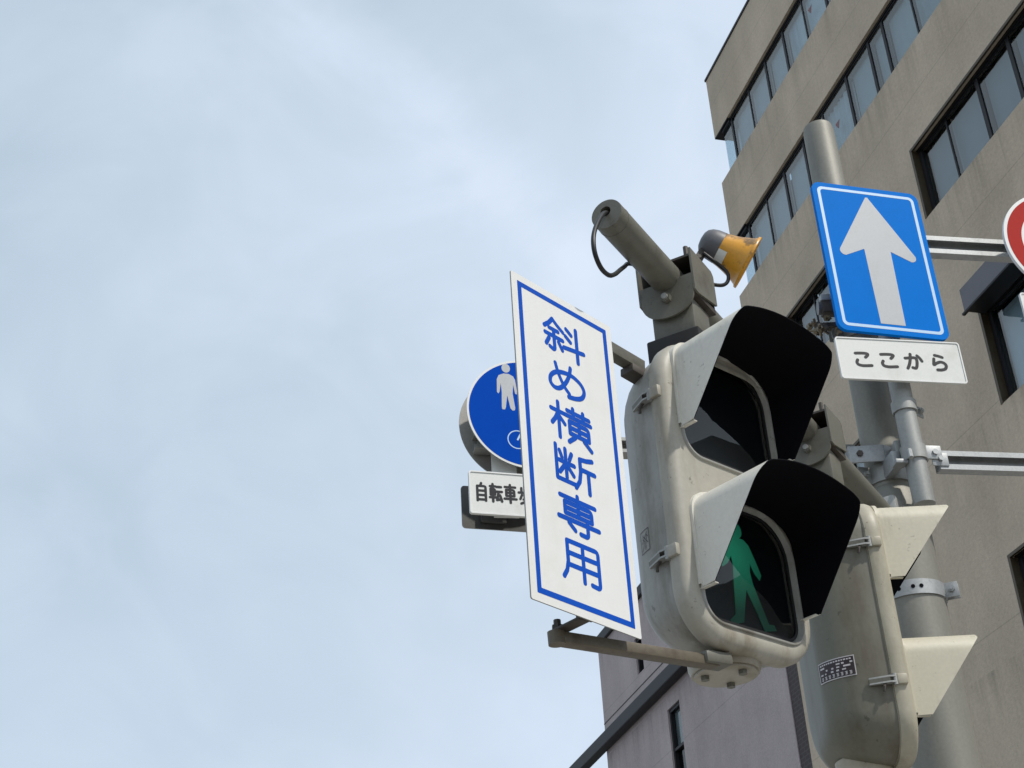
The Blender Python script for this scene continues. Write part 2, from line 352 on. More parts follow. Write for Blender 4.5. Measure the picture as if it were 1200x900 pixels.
# ------------------------------------------------------------------ lettering, drawn stroke by stroke (0..100, y down)
G = {
 '斜': [[(23,5),(13,22),(1,36)], [(23,6),(34,18),(48,30)], [(13,36),(35,36)], [(2,55),(46,55)], [(24,36),(24,90),(20,94),(12,90)], [(11,66),(3,86)], [(35,66),(43,84)],
        [(57,14),(69,25)], [(54,36),(66,47)], [(48,72),(99,62)], [(82,3),(82,98)]],
 'め': ['c', [(22,10),(28,38),(40,68),(52,84)], [(60,4),(55,30),(44,58),(29,80),(15,85),(6,74),(9,54),(24,36),(46,27),(66,27),(84,38),(91,56),(85,76),(70,88),(50,94)]],
 '横': [[(2,28),(36,28)], [(20,3),(20,97)], [(18,34),(12,50),(3,66)], [(22,40),(34,56)], [(42,14),(97,14)], [(57,3),(57,27)], [(82,3),(82,27)], [(38,28),(100,28)], [(69.5,29),(69.5,73)],
        [(46,42),(46,74)], [(46,42),(93,42),(93,74)], [(46,58),(93,58)], [(46,74),(93,74)], [(58,80),(42,98)], [(80,80),(97,98)]],
 '断': [[(6,4),(6,90)], [(6,90),(52,90)], [(29,6),(29,80)], [(13,42),(49,42)], [(15,16),(20,32)], [(44,13),(38,31)], [(27,47),(13,72)], [(31,47),(46,69)],
        [(95,7),(80,13),(64,16)], [(64,16),(64,50),(60,76),(50,96)], [(64,42),(99,42)], [(83,42),(83,99)]],
 '専': [[(8,14),(92,14)], [(50,2),(50,54)], [(18,27),(18,55)], [(18,27),(82,27),(82,55)], [(18,41),(82,41)], [(18,55),(82,55)], [(2,69),(98,69)], [(70,57),(70,92),(66,97),(52,96)], [(25,77),(39,92)]],
 '用': [[(16,6),(16,58),(12,80),(4,97)], [(16,6),(89,6),(89,92),(85,97),(70,95)], [(16,35),(89,35)], [(16,64),(89,64)], [(52,6),(52,96)]],
 'こ': ['c', [(14,16),(40,14),(66,14),(80,18),(78,26),(66,38)], [(20,56),(14,70),(20,84),(42,90),(70,89),(92,87)]],
 'か': ['c', [(6,32),(30,29),(54,27),(66,33),(67,54),(60,82),(52,91),(38,88)], [(38,6),(32,40),(22,70),(10,93)], [(74,14),(86,28),(95,46)]],
 'ら': ['c', [(34,6),(54,10),(74,17)], [(26,28),(22,48),(20,64),(36,54),(58,46),(78,52),(86,68),(78,86),(58,94),(34,95)]],
 '自': [[(50,2),(42,17)], [(17,18),(17,97)], [(17,18),(84,18),(84,97)], [(17,43),(84,43)], [(17,67),(84,67)], [(17,91),(84,91)]],
 '転': [[(4,15),(47,15)], [(8,29),(8,60)], [(8,29),(43,29),(43,60)], [(8,44),(43,44)], [(8,60),(43,60)], [(25.5,3),(25.5,98)], [(1,75),(49,75)],
        [(57,17),(93,17)], [(52,43),(99,43)], [(72,43),(66,66),(57,88)], [(57,88),(90,84)], [(82,62),(90,78),(97,95)]],
 '車': [[(8,14),(92,14)], [(18,29),(18,62)], [(18,29),(82,29),(82,62)], [(18,45),(82,45)], [(18,62),(82,62)], [(2,78),(98,78)], [(50,2),(50,99)]],
 '歩': [[(52,2),(52,38)], [(52,18),(82,18)], [(26,14),(26,38)], [(3,39),(97,39)], [(50,42),(50,76),(40,76)], [(28,52),(14,74)], [(72,50),(86,66)], [(84,66),(60,88),(20,98)]],
 '行': [[(28,3),(6,26)], [(30,26),(18,44),(3,58)], [(18,44),(18,98)], [(44,14),(94,14)], [(38,40),(99,40)], [(74,40),(74,92),(70,97),(56,94)]],
 '者': [[(16,16),(70,16)], [(44,2),(44,34)], [(3,35),(97,35)], [(86,6),(60,36),(4,72)], [(32,56),(32,98)], [(32,56),(80,56),(80,98)], [(32,76),(80,76)], [(32,95),(80,95)]],
}
def write(mb, ch, cx, cz, w, h, sw, y, mat):
    st = G[ch]; curved = st[0] == 'c'
    for k, s_ in enumerate(st[1:] if curved else st):
        P = [(cx + (x / 100 - .5) * w, cz + (.5 - yy / 100) * h) for x, yy in s_]
        if curved: P = [tuple(p) for p in smooth_path(P, 8)]
        mb.stroke(P, sw, y - .00005 * k, mat, .000004)

# ================================================================== GROUND (out of frame, but it throws light back up)
g = MB(); g.box((-1500, -1500, -.5), (1500, 1500, 0), 'asphalt'); structure(g.build('road', smooth=0))
pv = MB(); mt = Matrix.Rotation(R(16.44), 4, 'Z')
pv.box((-3.0, -9, .002), (10.2, 80, .13), 'paving', mtx=mt); pv.box((-3.18, -9, .001), (-3.0, 80, .128), 'kerb', mtx=mt)
structure(pv.build('pavement', smooth=0))
wm = MB()
for k in range(7): wm.box((-16 + k * 1.0, -4.0, .0), (-15.55 + k * 1.0, -.5, .004), 'road_white', mtx=mt)
structure(wm.build('crossing_markings', smooth=0))

# ================================================================== OFFICE BUILDING (beige, upper right)
# local x runs along the facade from its far corner towards the viewer, local y into the building
bld = thing('office_building', 'tall beige office block with long dark ribbon windows, behind the blue arrow sign', 'building', (5.7855, 31.4727, 0), 163.56)
XE, ROOF, T = 26., 29.4, .34
rows = [  # sill, head, list of (x0, x1)
    (25.90, 27.40, [(0.0, 25.2)]), (22.34, 23.95, [(0.0, 25.2)]),
    (18.65, 20.32, [(2.17, 5.42), (8.22, 25.2)]), (14.05, 15.98, [(3.35, 5.5), (9.08, 11.3), (14, 25.2)]),
    (10.0, 11.60, [(2.17, 5.42), (8.25, 25.2)]), (6.3, 7.9, [(2.17, 25.2)])]
w = MB()
zc = ROOF
for sill, head, spans in rows:
    w.box((0, 0, head), (XE, T, zc), 'beige')
    xs = 0
    for a, b in spans + [(XE, XE)]:
        if a > xs + .01: w.box((xs, 0, sill), (a, T, head), 'beige')
        xs = b
    zc = sill
w.box((0, 0, .13), (XE, T, zc), 'beige')
# far end wall and back, set a little inside the corner returns
for sill, head, spans in rows[:2]: pass
zc = ROOF
for sill, head, spans in rows:
    w.box((0, T + .001, head), (.34, 16, zc), 'beige')
    if spans[0][0] > .1: w.box((0, T + .001, sill), (.34, 16, head), 'beige')
    else: w.box((.34, 2.0, sill), (.6, 16, head), 'beige')
    zc = sill
w.box((0, T + .001, .13), (.34, 16, zc), 'beige')
w.box((.35, 15.6, .13), (XE, 16, ROOF - .3), 'beige'); w.box((XE - .34, T + .002, .13), (XE - .001, 15.59, ROOF - .2), 'beige')
w.build('facade_wall', bld, smooth=0)
w = MB(); w.box((-.03, -.03, ROOF), (XE + .03, T + .03, ROOF + .07), 'frame_dark'); w.build('coping', bld, smooth=0)
w = MB(); w.box((.4, T + .04, ROOF - .5), (XE - .4, 15.5, ROOF - .32), 'roof'); w.build('roof', bld, smooth=0)
for sill, head, spans in rows: pass
# windows: bays of two panes between thick posts
def bay(x0, x1, sill, head, mids, thick0, thick1, kind, first=False, brown=False):
    f = MB(); d = .09; y0 = .17 if brown else .11
    f.box((x0, y0 - .04, head - .06), (x1, y0 + d, head - .002), 'frame_dark')
    f.box((x0, y0 - .015, head - .10), (x1, y0 + d - .002, head - .061), 'frame_dark')
    f.box((x0, y0 - .02, sill + .002), (x1, y0 + d, sill + .05), 'frame_dark')
    if first:
        f.box((x0 + .002, -.012, sill + .0), (x0 + .07, y0 + d, head - .061), 'frame_brown'); f.box((x0 + .071, y0 - .03, sill + .051), (x0 + .17, y0 + d, head - .101), 'frame_dark')
        pass
    else:
        f.box((x0 + .001, y0 - .02, sill + .051), (x0 + thick0, y0 + d, head - .101), 'frame_dark')
    if brown: f.box((x0 + (.003 if first else 0), -.014, head - .06), (x1, .03, head - .003), 'frame_brown')
    for mx_ in mids: f.box((mx_ - .022, y0 - .015, sill + .051), (mx_ + .022, y0 + d, head - .101), 'frame_dark')
    fo = f.build('window', bld, smooth=0)
    edges = [x0 + (.17 if first else thick0)] + [q for mx_ in mids for q in (mx_ - .022, mx_ + .022)] + [x1]
    g_ = MB()
    for a, b in zip(edges[::2], edges[1::2]):
        g_.box((a - .004, y0, sill + .045), (b + .004, y0 + .012, head - .095), 'window_glass')
    g_.build('pane', fo, smooth=0)
    bl = MB()
    a0, b0 = edges[0], edges[-1]
    if kind == 'curtain':
        ys = .14; n = int((b0 - a0) / .025)
        pts = [(a0 + (b0 - a0) * k / n, y0 + .16 + .028 * math.sin(k * .95 + math.sin(k * .31) * 1.5)) for k in range(n + 1)]
        bl.loft([[(x, y, sill + .03) for x, y in pts], [(x, y, head - .15) for x, y in pts]], 'curtain', closed=False)
        bl.build('curtain', fo, smooth=60)
    else:
        drop = random.choice((0, 0, 0, .0))
        bl.box((a0, y0 + .15, sill + .03 + drop), (b0, y0 + .16, head - .12), kind); bl.build('blind', fo, smooth=0)
    return fo
def marks(fo, x, z, y0=.11):
    t_ = MB(); t_.prism([(x - .10, z + .10), (x, z - .09), (x + .10, z + .10)], y0 - .004, y0 - .002, 'red_mark'); t_.build('access_mark', fo, smooth=0)
seq = {0: ['blind', 'blind', 'blind', 'blind'], 1: ['blind_dim', 'curtain', 'blind', 'blind_dim'], 2: ['blind_dim'], 3: ['blind'], 4: ['blind_dim'], 5: ['blind_dim']}
# room behind the panes, dark floor-to-floor box
rm = MB()
for ri, (sill, head, spans) in enumerate(rows):
    for a, b in spans: rm.box((max(a, .36) if a < .1 else a, T + .25, sill - .2), (b, T + .3, head + .2), 'room')
rm.build('room_lining', bld, smooth=0)
for ri, (sill, head, spans) in enumerate(rows):
    for si, (a, b) in enumerate(spans):
        if ri < 2:
            # corner pane set back from the wall line, with a glass return on the far side
            cf = MB(); cf.box((.34, .05, head - .11), (.86, .31, head - .0305), 'frame_dark'); cf.box((.34, .09, sill + .002), (.86, .31, sill + .05), 'frame_dark'); sf = MB(); sf.box((.002, .002, head - .03), (.86, .33, head - .0015), 'frame_dark'); sf.build('soffit', bld, smooth=0)
            sd_ = MB(); sd_.box((.34, .331, head - .11), (.45, 1.99, head - .002), 'frame_dark'); sd_.build('side_frame', bld, smooth=0)
            co = cf.build('corner_window', bld, smooth=0)
            cg = MB(); cg.box((.345, .11, sill + .051), (.86, .122, head - .111), 'window_glass'); cg.box((.345, .123, sill + .051), (.357, 1.98, head - .111), 'window_glass'); cg.build('pane', co, smooth=0)
            cb = MB(); cb.box((.40, .40, sill + .03), (.86, .41, head - .12), 'blind'); cb.build('blind', co, smooth=0)
            x = .86; k = 0
            if ri == 0: plan = [(.86, 3.07, [2.05]), (3.07, 4.14, []), (4.14, 6.29, [5.28])]
            else: plan = [(.86, 3.02, [2.01]), (3.02, 4.13, []), (4.13, 6.39, [5.22]), (6.39, 7.47, []), (7.47, 8.10, []), (8.10, 10.3, [9.28])]
            for (p0, p1, mids) in plan:
                kind = random.choice(('blind', 'blind', 'blind_mid', 'blind_mid', 'curtain') if ri == 0 else ('blind_mid', 'curtain', 'blind', 'blind_dim', 'blind_mid')); fo = bay(p0, p1, sill, head, mids, .085, 0, kind); k += 1
                if ri == 0 and p0 == 4.14: marks(fo, 5.6, sill + .75)
                if ri == 1 and p0 == 4.13: marks(fo, 5.75, sill + .72)
            x = plan[-1][1]
            while x < b - .5:
                fo = bay(x, min(x + 2.17, b), sill, head, [x + 1.13], .085, 0, seq[ri][k % 4]); x += 2.17; k += 1
        else:
            x = a; k = 0
            while x < b - .3:
                x1 = min(x + (2.2 if k == 0 else 1.09 if (ri == 2 and k == 1) else 2.17), b)
                mids = [x + 1.10] if x1 - x > 1.5 else []
                if ri == 3 and si == 1: mids = []
                fo = bay(x, x1, sill, head, mids, .10, 0, seq[ri][k % len(seq[ri])], first=(k == 0), brown=True)
                if ri == 2 and si == 1 and k == 2: marks(fo, x + .7, sill + .85, .17)
                x = x1; k += 1
# hood over one window
hd_ = MB(); hd_.box((9.28, -.42, 15.78), (12.0, -.39, 16.24), 'hood_grey'); hd_.box((9.28, -.389, 15.79), (12.0, -.016, 15.82), 'frame_dark')
hd_.box((9.28, -.389, 15.821), (9.32, -.016, 16.239), 'frame_dark'); hd_.box((9.22, -.44, 15.74), (12.06, -.385, 15.778), 'frame_dark'); hd_.box((9.321, -.389, 16.21), (12.0, -.016, 16.238), 'hood_grey')
hd_.build('window_hood', bld, smooth=0)
bp = MB(); bp.box((-.56, .02, .13), (-.001, .30, 17.2), 'brick'); bp.build('brick_pier', bld, smooth=0)

# ================================================================== LOWER BUILDING (pinkish grey, bottom)
low = thing('grey_building', 'lower pinkish grey building with a dark sloping ledge, seen under the crossing signal', 'building', (5.7855, 31.4727, 0), 163.56)
X0, X1, TOP = -12.95, -.565, 18.0
w = MB()
holes = [(-9.75, -9.2, 16.0, 17.05), (-7.82, -6.92, 10.6, 14.33)]
# wall strips around the two slot windows
w.box((X0, 0, .13), (holes[0][0], .3, TOP), 'pink')
w.box((holes[0][0], 0, .13), (holes[0][1], .3, holes[0][2]), 'pink'); w.box((holes[0][0], 0, holes[0][3]), (holes[0][1], .3, TOP), 'pink')
w.box((holes[0][1], 0, .13), (holes[1][0], .3, TOP), 'pink')
w.box((holes[1][0], 0, .13), (holes[1][1], .3, holes[1][2]), 'pink'); w.box((holes[1][0], 0, holes[1][3]), (holes[1][1], .3, TOP), 'pink')
w.box((holes[1][1], 0, .13), (X1, .3, TOP), 'pink')
w.box((X0, .301, .13), (X0 + .3, 14, TOP), 'pink'); w.box((X0 + .301, 13.7, .13), (X1, 14, TOP), 'pink')
w.box((X0 + .301, .31, TOP - .5), (X1, 13.69, TOP - .3), 'roof')
w.build('wall', low, smooth=0)
w = MB(); w.box((X0 - .06, -.10, TOP), (X1, .4, TOP + .30), 'ledge_dark', bev=.02); w.build('coping', low, smooth=0)
w = MB(); w.box((X0 - 3.2, -.30, 14.80), (X1, -.003, 15.18), 'ledge_dark', bev=.03); w.build('ledge', low, smooth=0)
w = MB(); w.box((X0, -.012, 15.62), (X1, -.001, 15.645), 'ledge_dark'); w.build('wall_groove_strip', low, smooth=0)
for i_, (a, b, c, d) in enumerate(holes):
    f = MB()
    f.box((a + .002, .05, c + .001), (a + .09, .26, d - .002), 'frame_dark'); f.box((b - .05, .05, c + .001), (b - .002, .26, d - .002), 'frame_dark')
    f.box((a + .091, .05, d - .09), (b - .051, .26, d - .002), 'frame_dark')
    if i_: f.box((a + .091, .06, 13.20), (b - .051, .22, 13.27), 'frame_dark')
    fo = f.build('window', low, smooth=0)
    p = MB(); p.box((a + .088, .15, c), (b - .048, .16, d - .088), 'lens_glass'); p.build('pane', fo, smooth=0)
    if i_: bl = MB(); bl.box((a + .09, .17, 13.27), (b - .05, .18, d - .09), 'blind'); bl.build('blind', fo, smooth=0)
    rmm = MB(); rmm.box((a, .31, c - .1), (b, .33, d + .1), 'room'); rmm.build('room_lining', fo, smooth=0)

# ================================================================== BUILDING ACROSS THE STREET (mirrored in the lens glass of the near signal)
ac = thing('corner_building', 'pale plain building across the street, only mirrored in the near signal lenses', 'building', (24.0, 1.5, 0), 5)
w = MB(); rws = [(3.6 * k + 1.2, 3.6 * k + 2.9) for k in range(3)]; cols_ = [(-6.2 + 2.9 * k, -4.2 + 2.9 * k) for k in range(5)]
zc = .0
for s0, h0 in rws:
    w.box((-7, -9, zc), (8.6, -8.7, s0), 'roof'); xs = -7
    for a, b in cols_ + [(8.6, 8.6)]:
        w.box((xs, -9, s0), (a, -8.7, h0), 'roof'); xs = b
    zc = h0
w.box((-7, -9, zc), (8.6, -8.7, 12.6), 'roof'); w.box((-7, -8.699, 0), (-6.7, 0, 12.6), 'roof'); w.box((8.3, -8.699, 0), (8.6, 0, 12.6), 'roof'); w.box((-6.699, -8.69, 12.2), (8.299, 0, 12.4), 'roof'); w.box((-6.699, -.3, 0), (8.299, 0, 12.19), 'roof')
w.build('wall', ac, smooth=0)
for s0, h0 in rws:
    for a, b in cols_:
        f = MB(); f.box((a + .001, -8.86, s0 + .001), (a + .06, -8.75, h0 - .001), 'frame_dark'); f.box((b - .06, -8.86, s0 + .001), (b - .001, -8.75, h0 - .001), 'frame_dark'); f.box((a + .061, -8.86, h0 - .07), (b - .061, -8.75, h0 - .001), 'frame_dark'); f.box((a + .061, -8.86, s0 + .001), (b - .061, -8.75, s0 + .06), 'frame_dark')
        fo = f.build('window', ac, smooth=0); p = MB(); p.box((a + .058, -8.82, s0 + .058), (b - .058, -8.81, h0 - .068), 'room'); p.build('pane', fo, smooth=0)

# ================================================================== SIGNAL POLE
PX, PY = 1.206, 4.44
pole = thing('signal_pole', 'thick weathered grey steel pole carrying the pedestrian signals, behind the blue arrow sign', 'pole', (PX, PY, .13), 90)
def P_(z): return (0, 0, z - .13)
p = MB()
p.tube([P_(.131), P_(3.64)], [.112, .098], 'pole', seg=64)
p.tube([P_(3.641), P_(3.70), P_(3.73)], [.097, .088, .07], 'pole', seg=64)
p.tube([P_(3.731), P_(5.235), P_(5.256), P_(5.266)], [.0685, .0565, .053, .03], 'pole', seg=64)
p.build('shaft', pole, smooth=40)
def clamp_band(parent, mb_name, z, r, mat='galv', h=.05, ears=(), holes=()):
    c = MB()
    outer = circ(r + .006, 48); inner = circ(r + .0008, 48)
    rings = [[(x, y, z - h / 2) for x, y in inner], [(x, y, z - h / 2) for x, y in outer], [(x, y, z + h / 2) for x, y in outer], [(x, y, z + h / 2) for x, y in inner]]
    c.loft(rings, mat, True, (False, False))
    for a in ears:       # flanged joint with bolt; a = compass heading of the joint
        d = hd(a); tn = Vector((d.y, -d.x, 0))
        mtx = Matrix((d, tn, Vector((0, 0, 1)))).transposed().to_4x4(); mtx.translation = (0, 0, z)
        c.box((r, -.014, -h / 2), (r + .045, -.009, h / 2), mat, bev=.001, mtx=mtx); c.box((r, .009, -h / 2), (r + .045, .014, h / 2), mat, bev=.001, mtx=mtx)
        c.tube([mtx @ Vector((r + .026, -.035, 0)), mtx @ Vector((r + .026, .03, 0))], .0055, mat, seg=10)
        c.tube([mtx @ Vector((r + .026, -.026, 0)), mtx @ Vector((r + .026, -.0145, 0))], .0105, mat, seg=6)
        c.tube([mtx @ Vector((r + .026, .0145, 0)), mtx @ Vector((r + .026, .026, 0))], .0105, mat, seg=6)
    for a in holes:
        d = hd(a); c.tube([d * (r + .0062) + Vector((0, 0, z)), d * (r + .0072) + Vector((0, 0, z))], .0065, 'black_paint', seg=14)
    return c.build(mb_name, parent, smooth=40)
clamp_band(pole, 'clamp_band', 3.36 - .13, .0985, h=.048, ears=(112,), holes=(214, 190, 176))
clamp_band(pole, 'clamp_band', 3.775 - .13, .0685, 'galv_dull', h=.06, ears=(250,), holes=(188, 178))
# brackets that hold the round sign's arm (left) and the sign post (right)
b_ = MB()
b_.tube([Vector((-.058, -.075, 3.83 - .13)), Vector((-.045, -.07, 3.83 - .13))], .02, 'galv', seg=6)
b_.box((-.13, -.092, 3.80 - .13), (-.02, -.084, 3.86 - .13), 'galv', bev=.002); b_.box((-.135, -.093, 3.80 - .13), (-.126, -.03, 3.86 - .13), 'galv', bev=.001)
mtx = Matrix.Rotation(R(38), 4, 'Z'); mtx.translation = (-.02, -.088, 3.83 - .13)
b_.box((0, -.004, -.03), (.10, .004, .03), 'galv', bev=.002, mtx=mtx)
b_.tube([(-.10, -.10, 3.83 - .13), (-.10, -.08, 3.83 - .13)], .011, 'dark_steel', seg=6)
b_.box((.005, -.135, 3.79 - .13), (.03, -.06, 3.85 - .13), 'galv_dull', bev=.003)
b_.build('arm_bracket', pole, smooth=30)
# upper clamp with its cluster of bolts, beside the arrow sign
u_ = MB()
zc_ = 4.40 - .13
u_.tube([(-.135, -.04, zc_ + .03), (-.055, -.04, zc_ + .03)], .024, 'dark_grey_plastic', seg=16)
u_.box((-.125, -.065, zc_ + .0), (-.05, -.02, zc_ + .055), 'dark_steel', bev=.006); u_.box((-.125, -.07, zc_ + .045), (-.09, -.045, zc_ + .07), 'galv', bev=.003)
for k in range(13):
    a = Vector((-.195 + .115 * random.random(), -.09 + .05 * random.random(), zc_ - .09 + .055 * random.random()))
    d = Vector((random.uniform(-1, 1), random.uniform(-1, -.2), random.uniform(-.6, .6))).normalized()
    u_.tube([a, a + d * .013], .0115, 'brass', seg=6); u_.tube([a - d * .022, a + d * .026], .005, 'brass', seg=8)
u_.box((-.16, -.075, zc_ - .068), (-.03, -.06, zc_ - .05), 'dark_steel', bev=.002)
u_.build('bolt_cluster', pole, smooth=30)
clamp_band(pole, 'clamp_band', 4.33 - .13, .0655, 'galv_dull', h=.05, ears=(255,))

# ================================================================== HORIZONTAL ARM TUBE (carries both signals)
TH, TZ = 28.7, 3.585
ta = hd(TH)
arm = thing('support_pipe', 'grey steel tube with an open capped end, running from the pole over both signals', 'pipe', (PX, PY, TZ), TH)
# local x points from the free end to the pole; pole at x = 0
SEND = -2.032
a_ = MB(); a_.tube([(SEND, 0, 0), (-.075, 0, 0)], .037, 'grey_cream', seg=48, caps=(False, True))
o_ = circ(.037, 48); i_ = circ(.0125, 48)
a_.loft([[(SEND, y, z) for y, z in o_], [(SEND - .004, y * .985, z * .985) for y, z in o_], [(SEND - .004, y + .002, z + .008) for y, z in i_], [(SEND + .05, y + .002, z + .008) for y, z in i_]], 'grey_cream', True, (False, False))
a_.build('tube', arm, smooth=50)
b_ = MB(); b_.tube([(SEND + .045, .002, .008), (SEND + .05, .002, .008)], .014, 'black_paint'); b_.build('end_hole', arm, smooth=30)
b_ = MB(); b_.tube([(SEND + .03, 0, 0), (SEND + .034, 0, 0)], .0376, 'grey_cream', seg=48); b_.build('cap_seam', arm, smooth=30)
b_ = MB(); b_.box((-.17, -.05, -.06), (-.06, .05, .06), 'galv_dull', bev=.01); b_.tube([(-.12, -.055, 0), (-.12, -.068, 0)], .02, 'galv', seg=6); b_.tube([(-.145, -.03, -.075), (-.145, .03, -.075)], .022, 'galv_dull'); b_.build('pole_clamp', arm, smooth=30)

def world_from(base, heading, x, y, z):
    u = hd(heading); b = hd(heading - 90); return Vector(base) + u * x + b * y + Vector((0, 0, z))

# ================================================================== PEDESTRIAN SIGNALS (one built, its twin copied)
S1B, S1H = (.460, 2.905, 2.964), 47.6
S2B, S2H = (.917, 3.768, 2.935), -2.5
CZ, HH, HW = .040, .348, .188         # door centre height, half height, half width
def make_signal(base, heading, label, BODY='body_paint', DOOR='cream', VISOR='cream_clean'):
    s = thing('pedestrian_signal', label, 'traffic light', base, heading, 'old cream pedestrian signals on the arm')
    # body: loaf shaped casting behind the door
    rings = []
    for k in range(11):
        ph = R(90 * k / 10); n_ = .042 + .156 * math.sin(ph); ins = (1 - math.cos(ph))
        rings.append([(x, n_, z) for x, z in rrect(2 * (.182 - .100 * ins), 2 * (HH - .007 - .10 * ins), .10 - .02 * ins, 0, CZ, 10)])
    b = MB(); b.loft(rings[::-1], BODY, True, (True, False))
    b.loft([[(x, .042, z) for x, z in rrect(2 * .182, 2 * (HH - .007), .10, 0, CZ, 10)], [(x, .036, z) for x, z in rrect(2 * .182, 2 * (HH - .007), .10, 0, CZ, 10)]], DOOR, True, (False, True))
    b.build('body', s, smooth=50)
    # door: rolled rim, dished face with the two lens openings
    d = MB()
    prof = [(.0405, -.003), (.040, .004), (.030, .0095), (.012, .0095), (.003, .006), (-.004, -.003), (-.008, -.016), (-.006, -.026)]
    d.loft([[(x, y, z) for x, z in rrect(2 * (HW - .004 + o), 2 * (HH - .004 + o), .105 + o, 0, CZ, 10)] for y, o in prof], DOOR, True, (True, False))
    # face sheet with holes
    y = -.006; i0 = d.mi(DOOR)
    outl = [d.bm.verts.new((x, y, z)) for x, z in rrect(2 * (HW - .030), 2 * (HH - .030), .079, 0, CZ, 10)]
    loops = [outl]
    for cz in (-.125, .245):
        loops.append([d.bm.verts.new((x, y, z)) for x, z in rrect2(.312, .298, .10, .055, 0, cz, 8)])
    es = []
    for lp in loops:
        for q in range(len(lp)): es.append(d.bm.edges.new((lp[q], lp[(q + 1) % len(lp)])))
    r_ = bmesh.ops.triangle_fill(d.bm, edges=es, use_beauty=True, use_dissolve=False)
    for e_ in r_['geom']:
        if isinstance(e_, bmesh.types.BMFace): e_.material_index = i0
    # rolled bead round each lens, sloping in to the glass; visor shade put into its darker paint
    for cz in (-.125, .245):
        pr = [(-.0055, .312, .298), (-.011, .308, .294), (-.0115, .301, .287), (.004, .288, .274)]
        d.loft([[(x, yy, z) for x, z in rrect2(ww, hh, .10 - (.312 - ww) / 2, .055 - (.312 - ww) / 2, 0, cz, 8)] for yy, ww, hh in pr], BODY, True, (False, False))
    d.build('door', s, smooth=35)
    # lenses
    for li, cz in enumerate((-.125, .245)):
        l = MB(); l.prism(rrect2(.2875, .2735, .0875, .0425, 0, cz, 8), .012, .016, 'lens_dark'); lo = l.build('lens', s, smooth=30)
        gk = MB(); gk.prism(rrect2(.2878, .2738, .0875, .0425, 0, cz, 8), -.0005, .0035, 'gasket', hole=rrect2(.276, .262, .082, .037, 0, cz, 8)); gk.build('gasket', lo, smooth=30)
        gl = MB(); rgs = []
        for q in range(15):
            f_ = max(1 - q / 14, .02); rgs.append([(x * f_, .0025 - .0105 * (1 - f_ * f_), cz + (z - cz) * f_) for x, z in rrect2(.2764, .2624, .082, .037, 0, cz, 8)])
        gl.loft(rgs, 'lens_glass', True, (False, True)); gl.build('cover_glass', lo, smooth=60)
        fg = MB(); m_ = 'green_lamp' if li == 0 else 'lens_dark'
        if li == 0:
            P = lambda L_: [(x * .0012, cz + z * .0012) for x, z in L_]
            fg.prism([(x, z) for x, z in circ(.0185, 24, -.004, cz + .092)], .0095, .0112, m_)
            fg.prism(P([(-14, 62), (14, 62), (26, 54), (40, 26), (50, 2), (44, -8), (33, 2), (23, 20), (20, 2), (24, -20), (36, -50), (52, -88), (66, -86), (70, -96), (38, -104), (25, -74), (4, -34), (-4, -60), (-14, -98), (-40, -108), (-50, -102), (-34, -88), (-30, -60), (-26, -24), (-22, 4), (-24, 24), (-36, 6), (-50, -4), (-58, 2), (-48, 18), (-34, 46)]), .0097, .0112, m_)
            fg.build('walking_figure', lo, smooth=0)
    # visors: U-shaped hoods, cream outside and black inside
    a0, rc, th_ = .158, .054, 19.
    def path(a, dz=0, off=0.):
        aa = a - off; r_ = rc - off; pts = [(-aa, -.206 + (.206 - .045) * k / 8) for k in range(9)]
        for k in range(1, 10):
            t_ = R((90 - th_) * k / 9); pts.append((-aa + r_ * (1 - math.cos(t_)), -.045 + r_ * math.sin(t_)))
        x1 = aa - r_ + r_ * math.sin(R(th_)); Ra = x1 / math.sin(R(th_)); zt_ = -.045 + r_ * math.cos(R(th_))
        for k in range(1, 14):
            t_ = R(-th_ + 2 * th_ * k / 14); pts.append((Ra * math.sin(t_), zt_ + Ra * (math.cos(t_) - math.cos(R(th_)))))
        left = pts[:18]
        return pts + [(-x, z) for x, z in left[::-1]]
    for cz in (0, .365):
        v = MB()
        def front(z): return .205 if z > -.01 else .05 + (.205 - .05) * (z + .206) / .196
        grid = lambda off, pull: [[(x * (1 + .028 * t_), -(.008 + (front(z) - pull - .008) * t_), z + cz) for x, z in path(a0, 0, off)] for t_ in (0, .04, .08, .25, .5, .75, 1)]
        go, gi = grid(0, 0), grid(.002, .0)
        Vo = v.loft(go, VISOR, False); Vi = v.loft(gi, 'black_paint', False)
        ie = v.mi(VISOR)
        ib = v.mi('black_paint')
        for q in range(len(Vo[0]) - 1): v.face([Vo[-1][q], Vo[-1][q + 1], Vi[-1][q + 1], Vi[-1][q]], ib)
        for q in range(len(Vo) - 1):
            for e in (0, -1): v.face([Vo[q][e], Vo[q + 1][e], Vi[q + 1][e], Vi[q][e]], ie)
        # mounting flange along the root
        fl = [[(x * (1 + k1), yy, z + cz + (k1 * .2)) for x, z in path(a0)] for k1, yy in ((.0, -.014), (.028, -.014), (.03, -.004), (.0, -.002))]
        v.loft(fl, VISOR, False)
        # turned-in tabs closing the bottom of each cheek
        for sx in (-1, 1): v.box((sx * .153 - .005, -.046, -.2085 + cz), (sx * .153 + .005, -.006, -.2065 + cz), VISOR)
        v.build('visor', s, smooth=40)
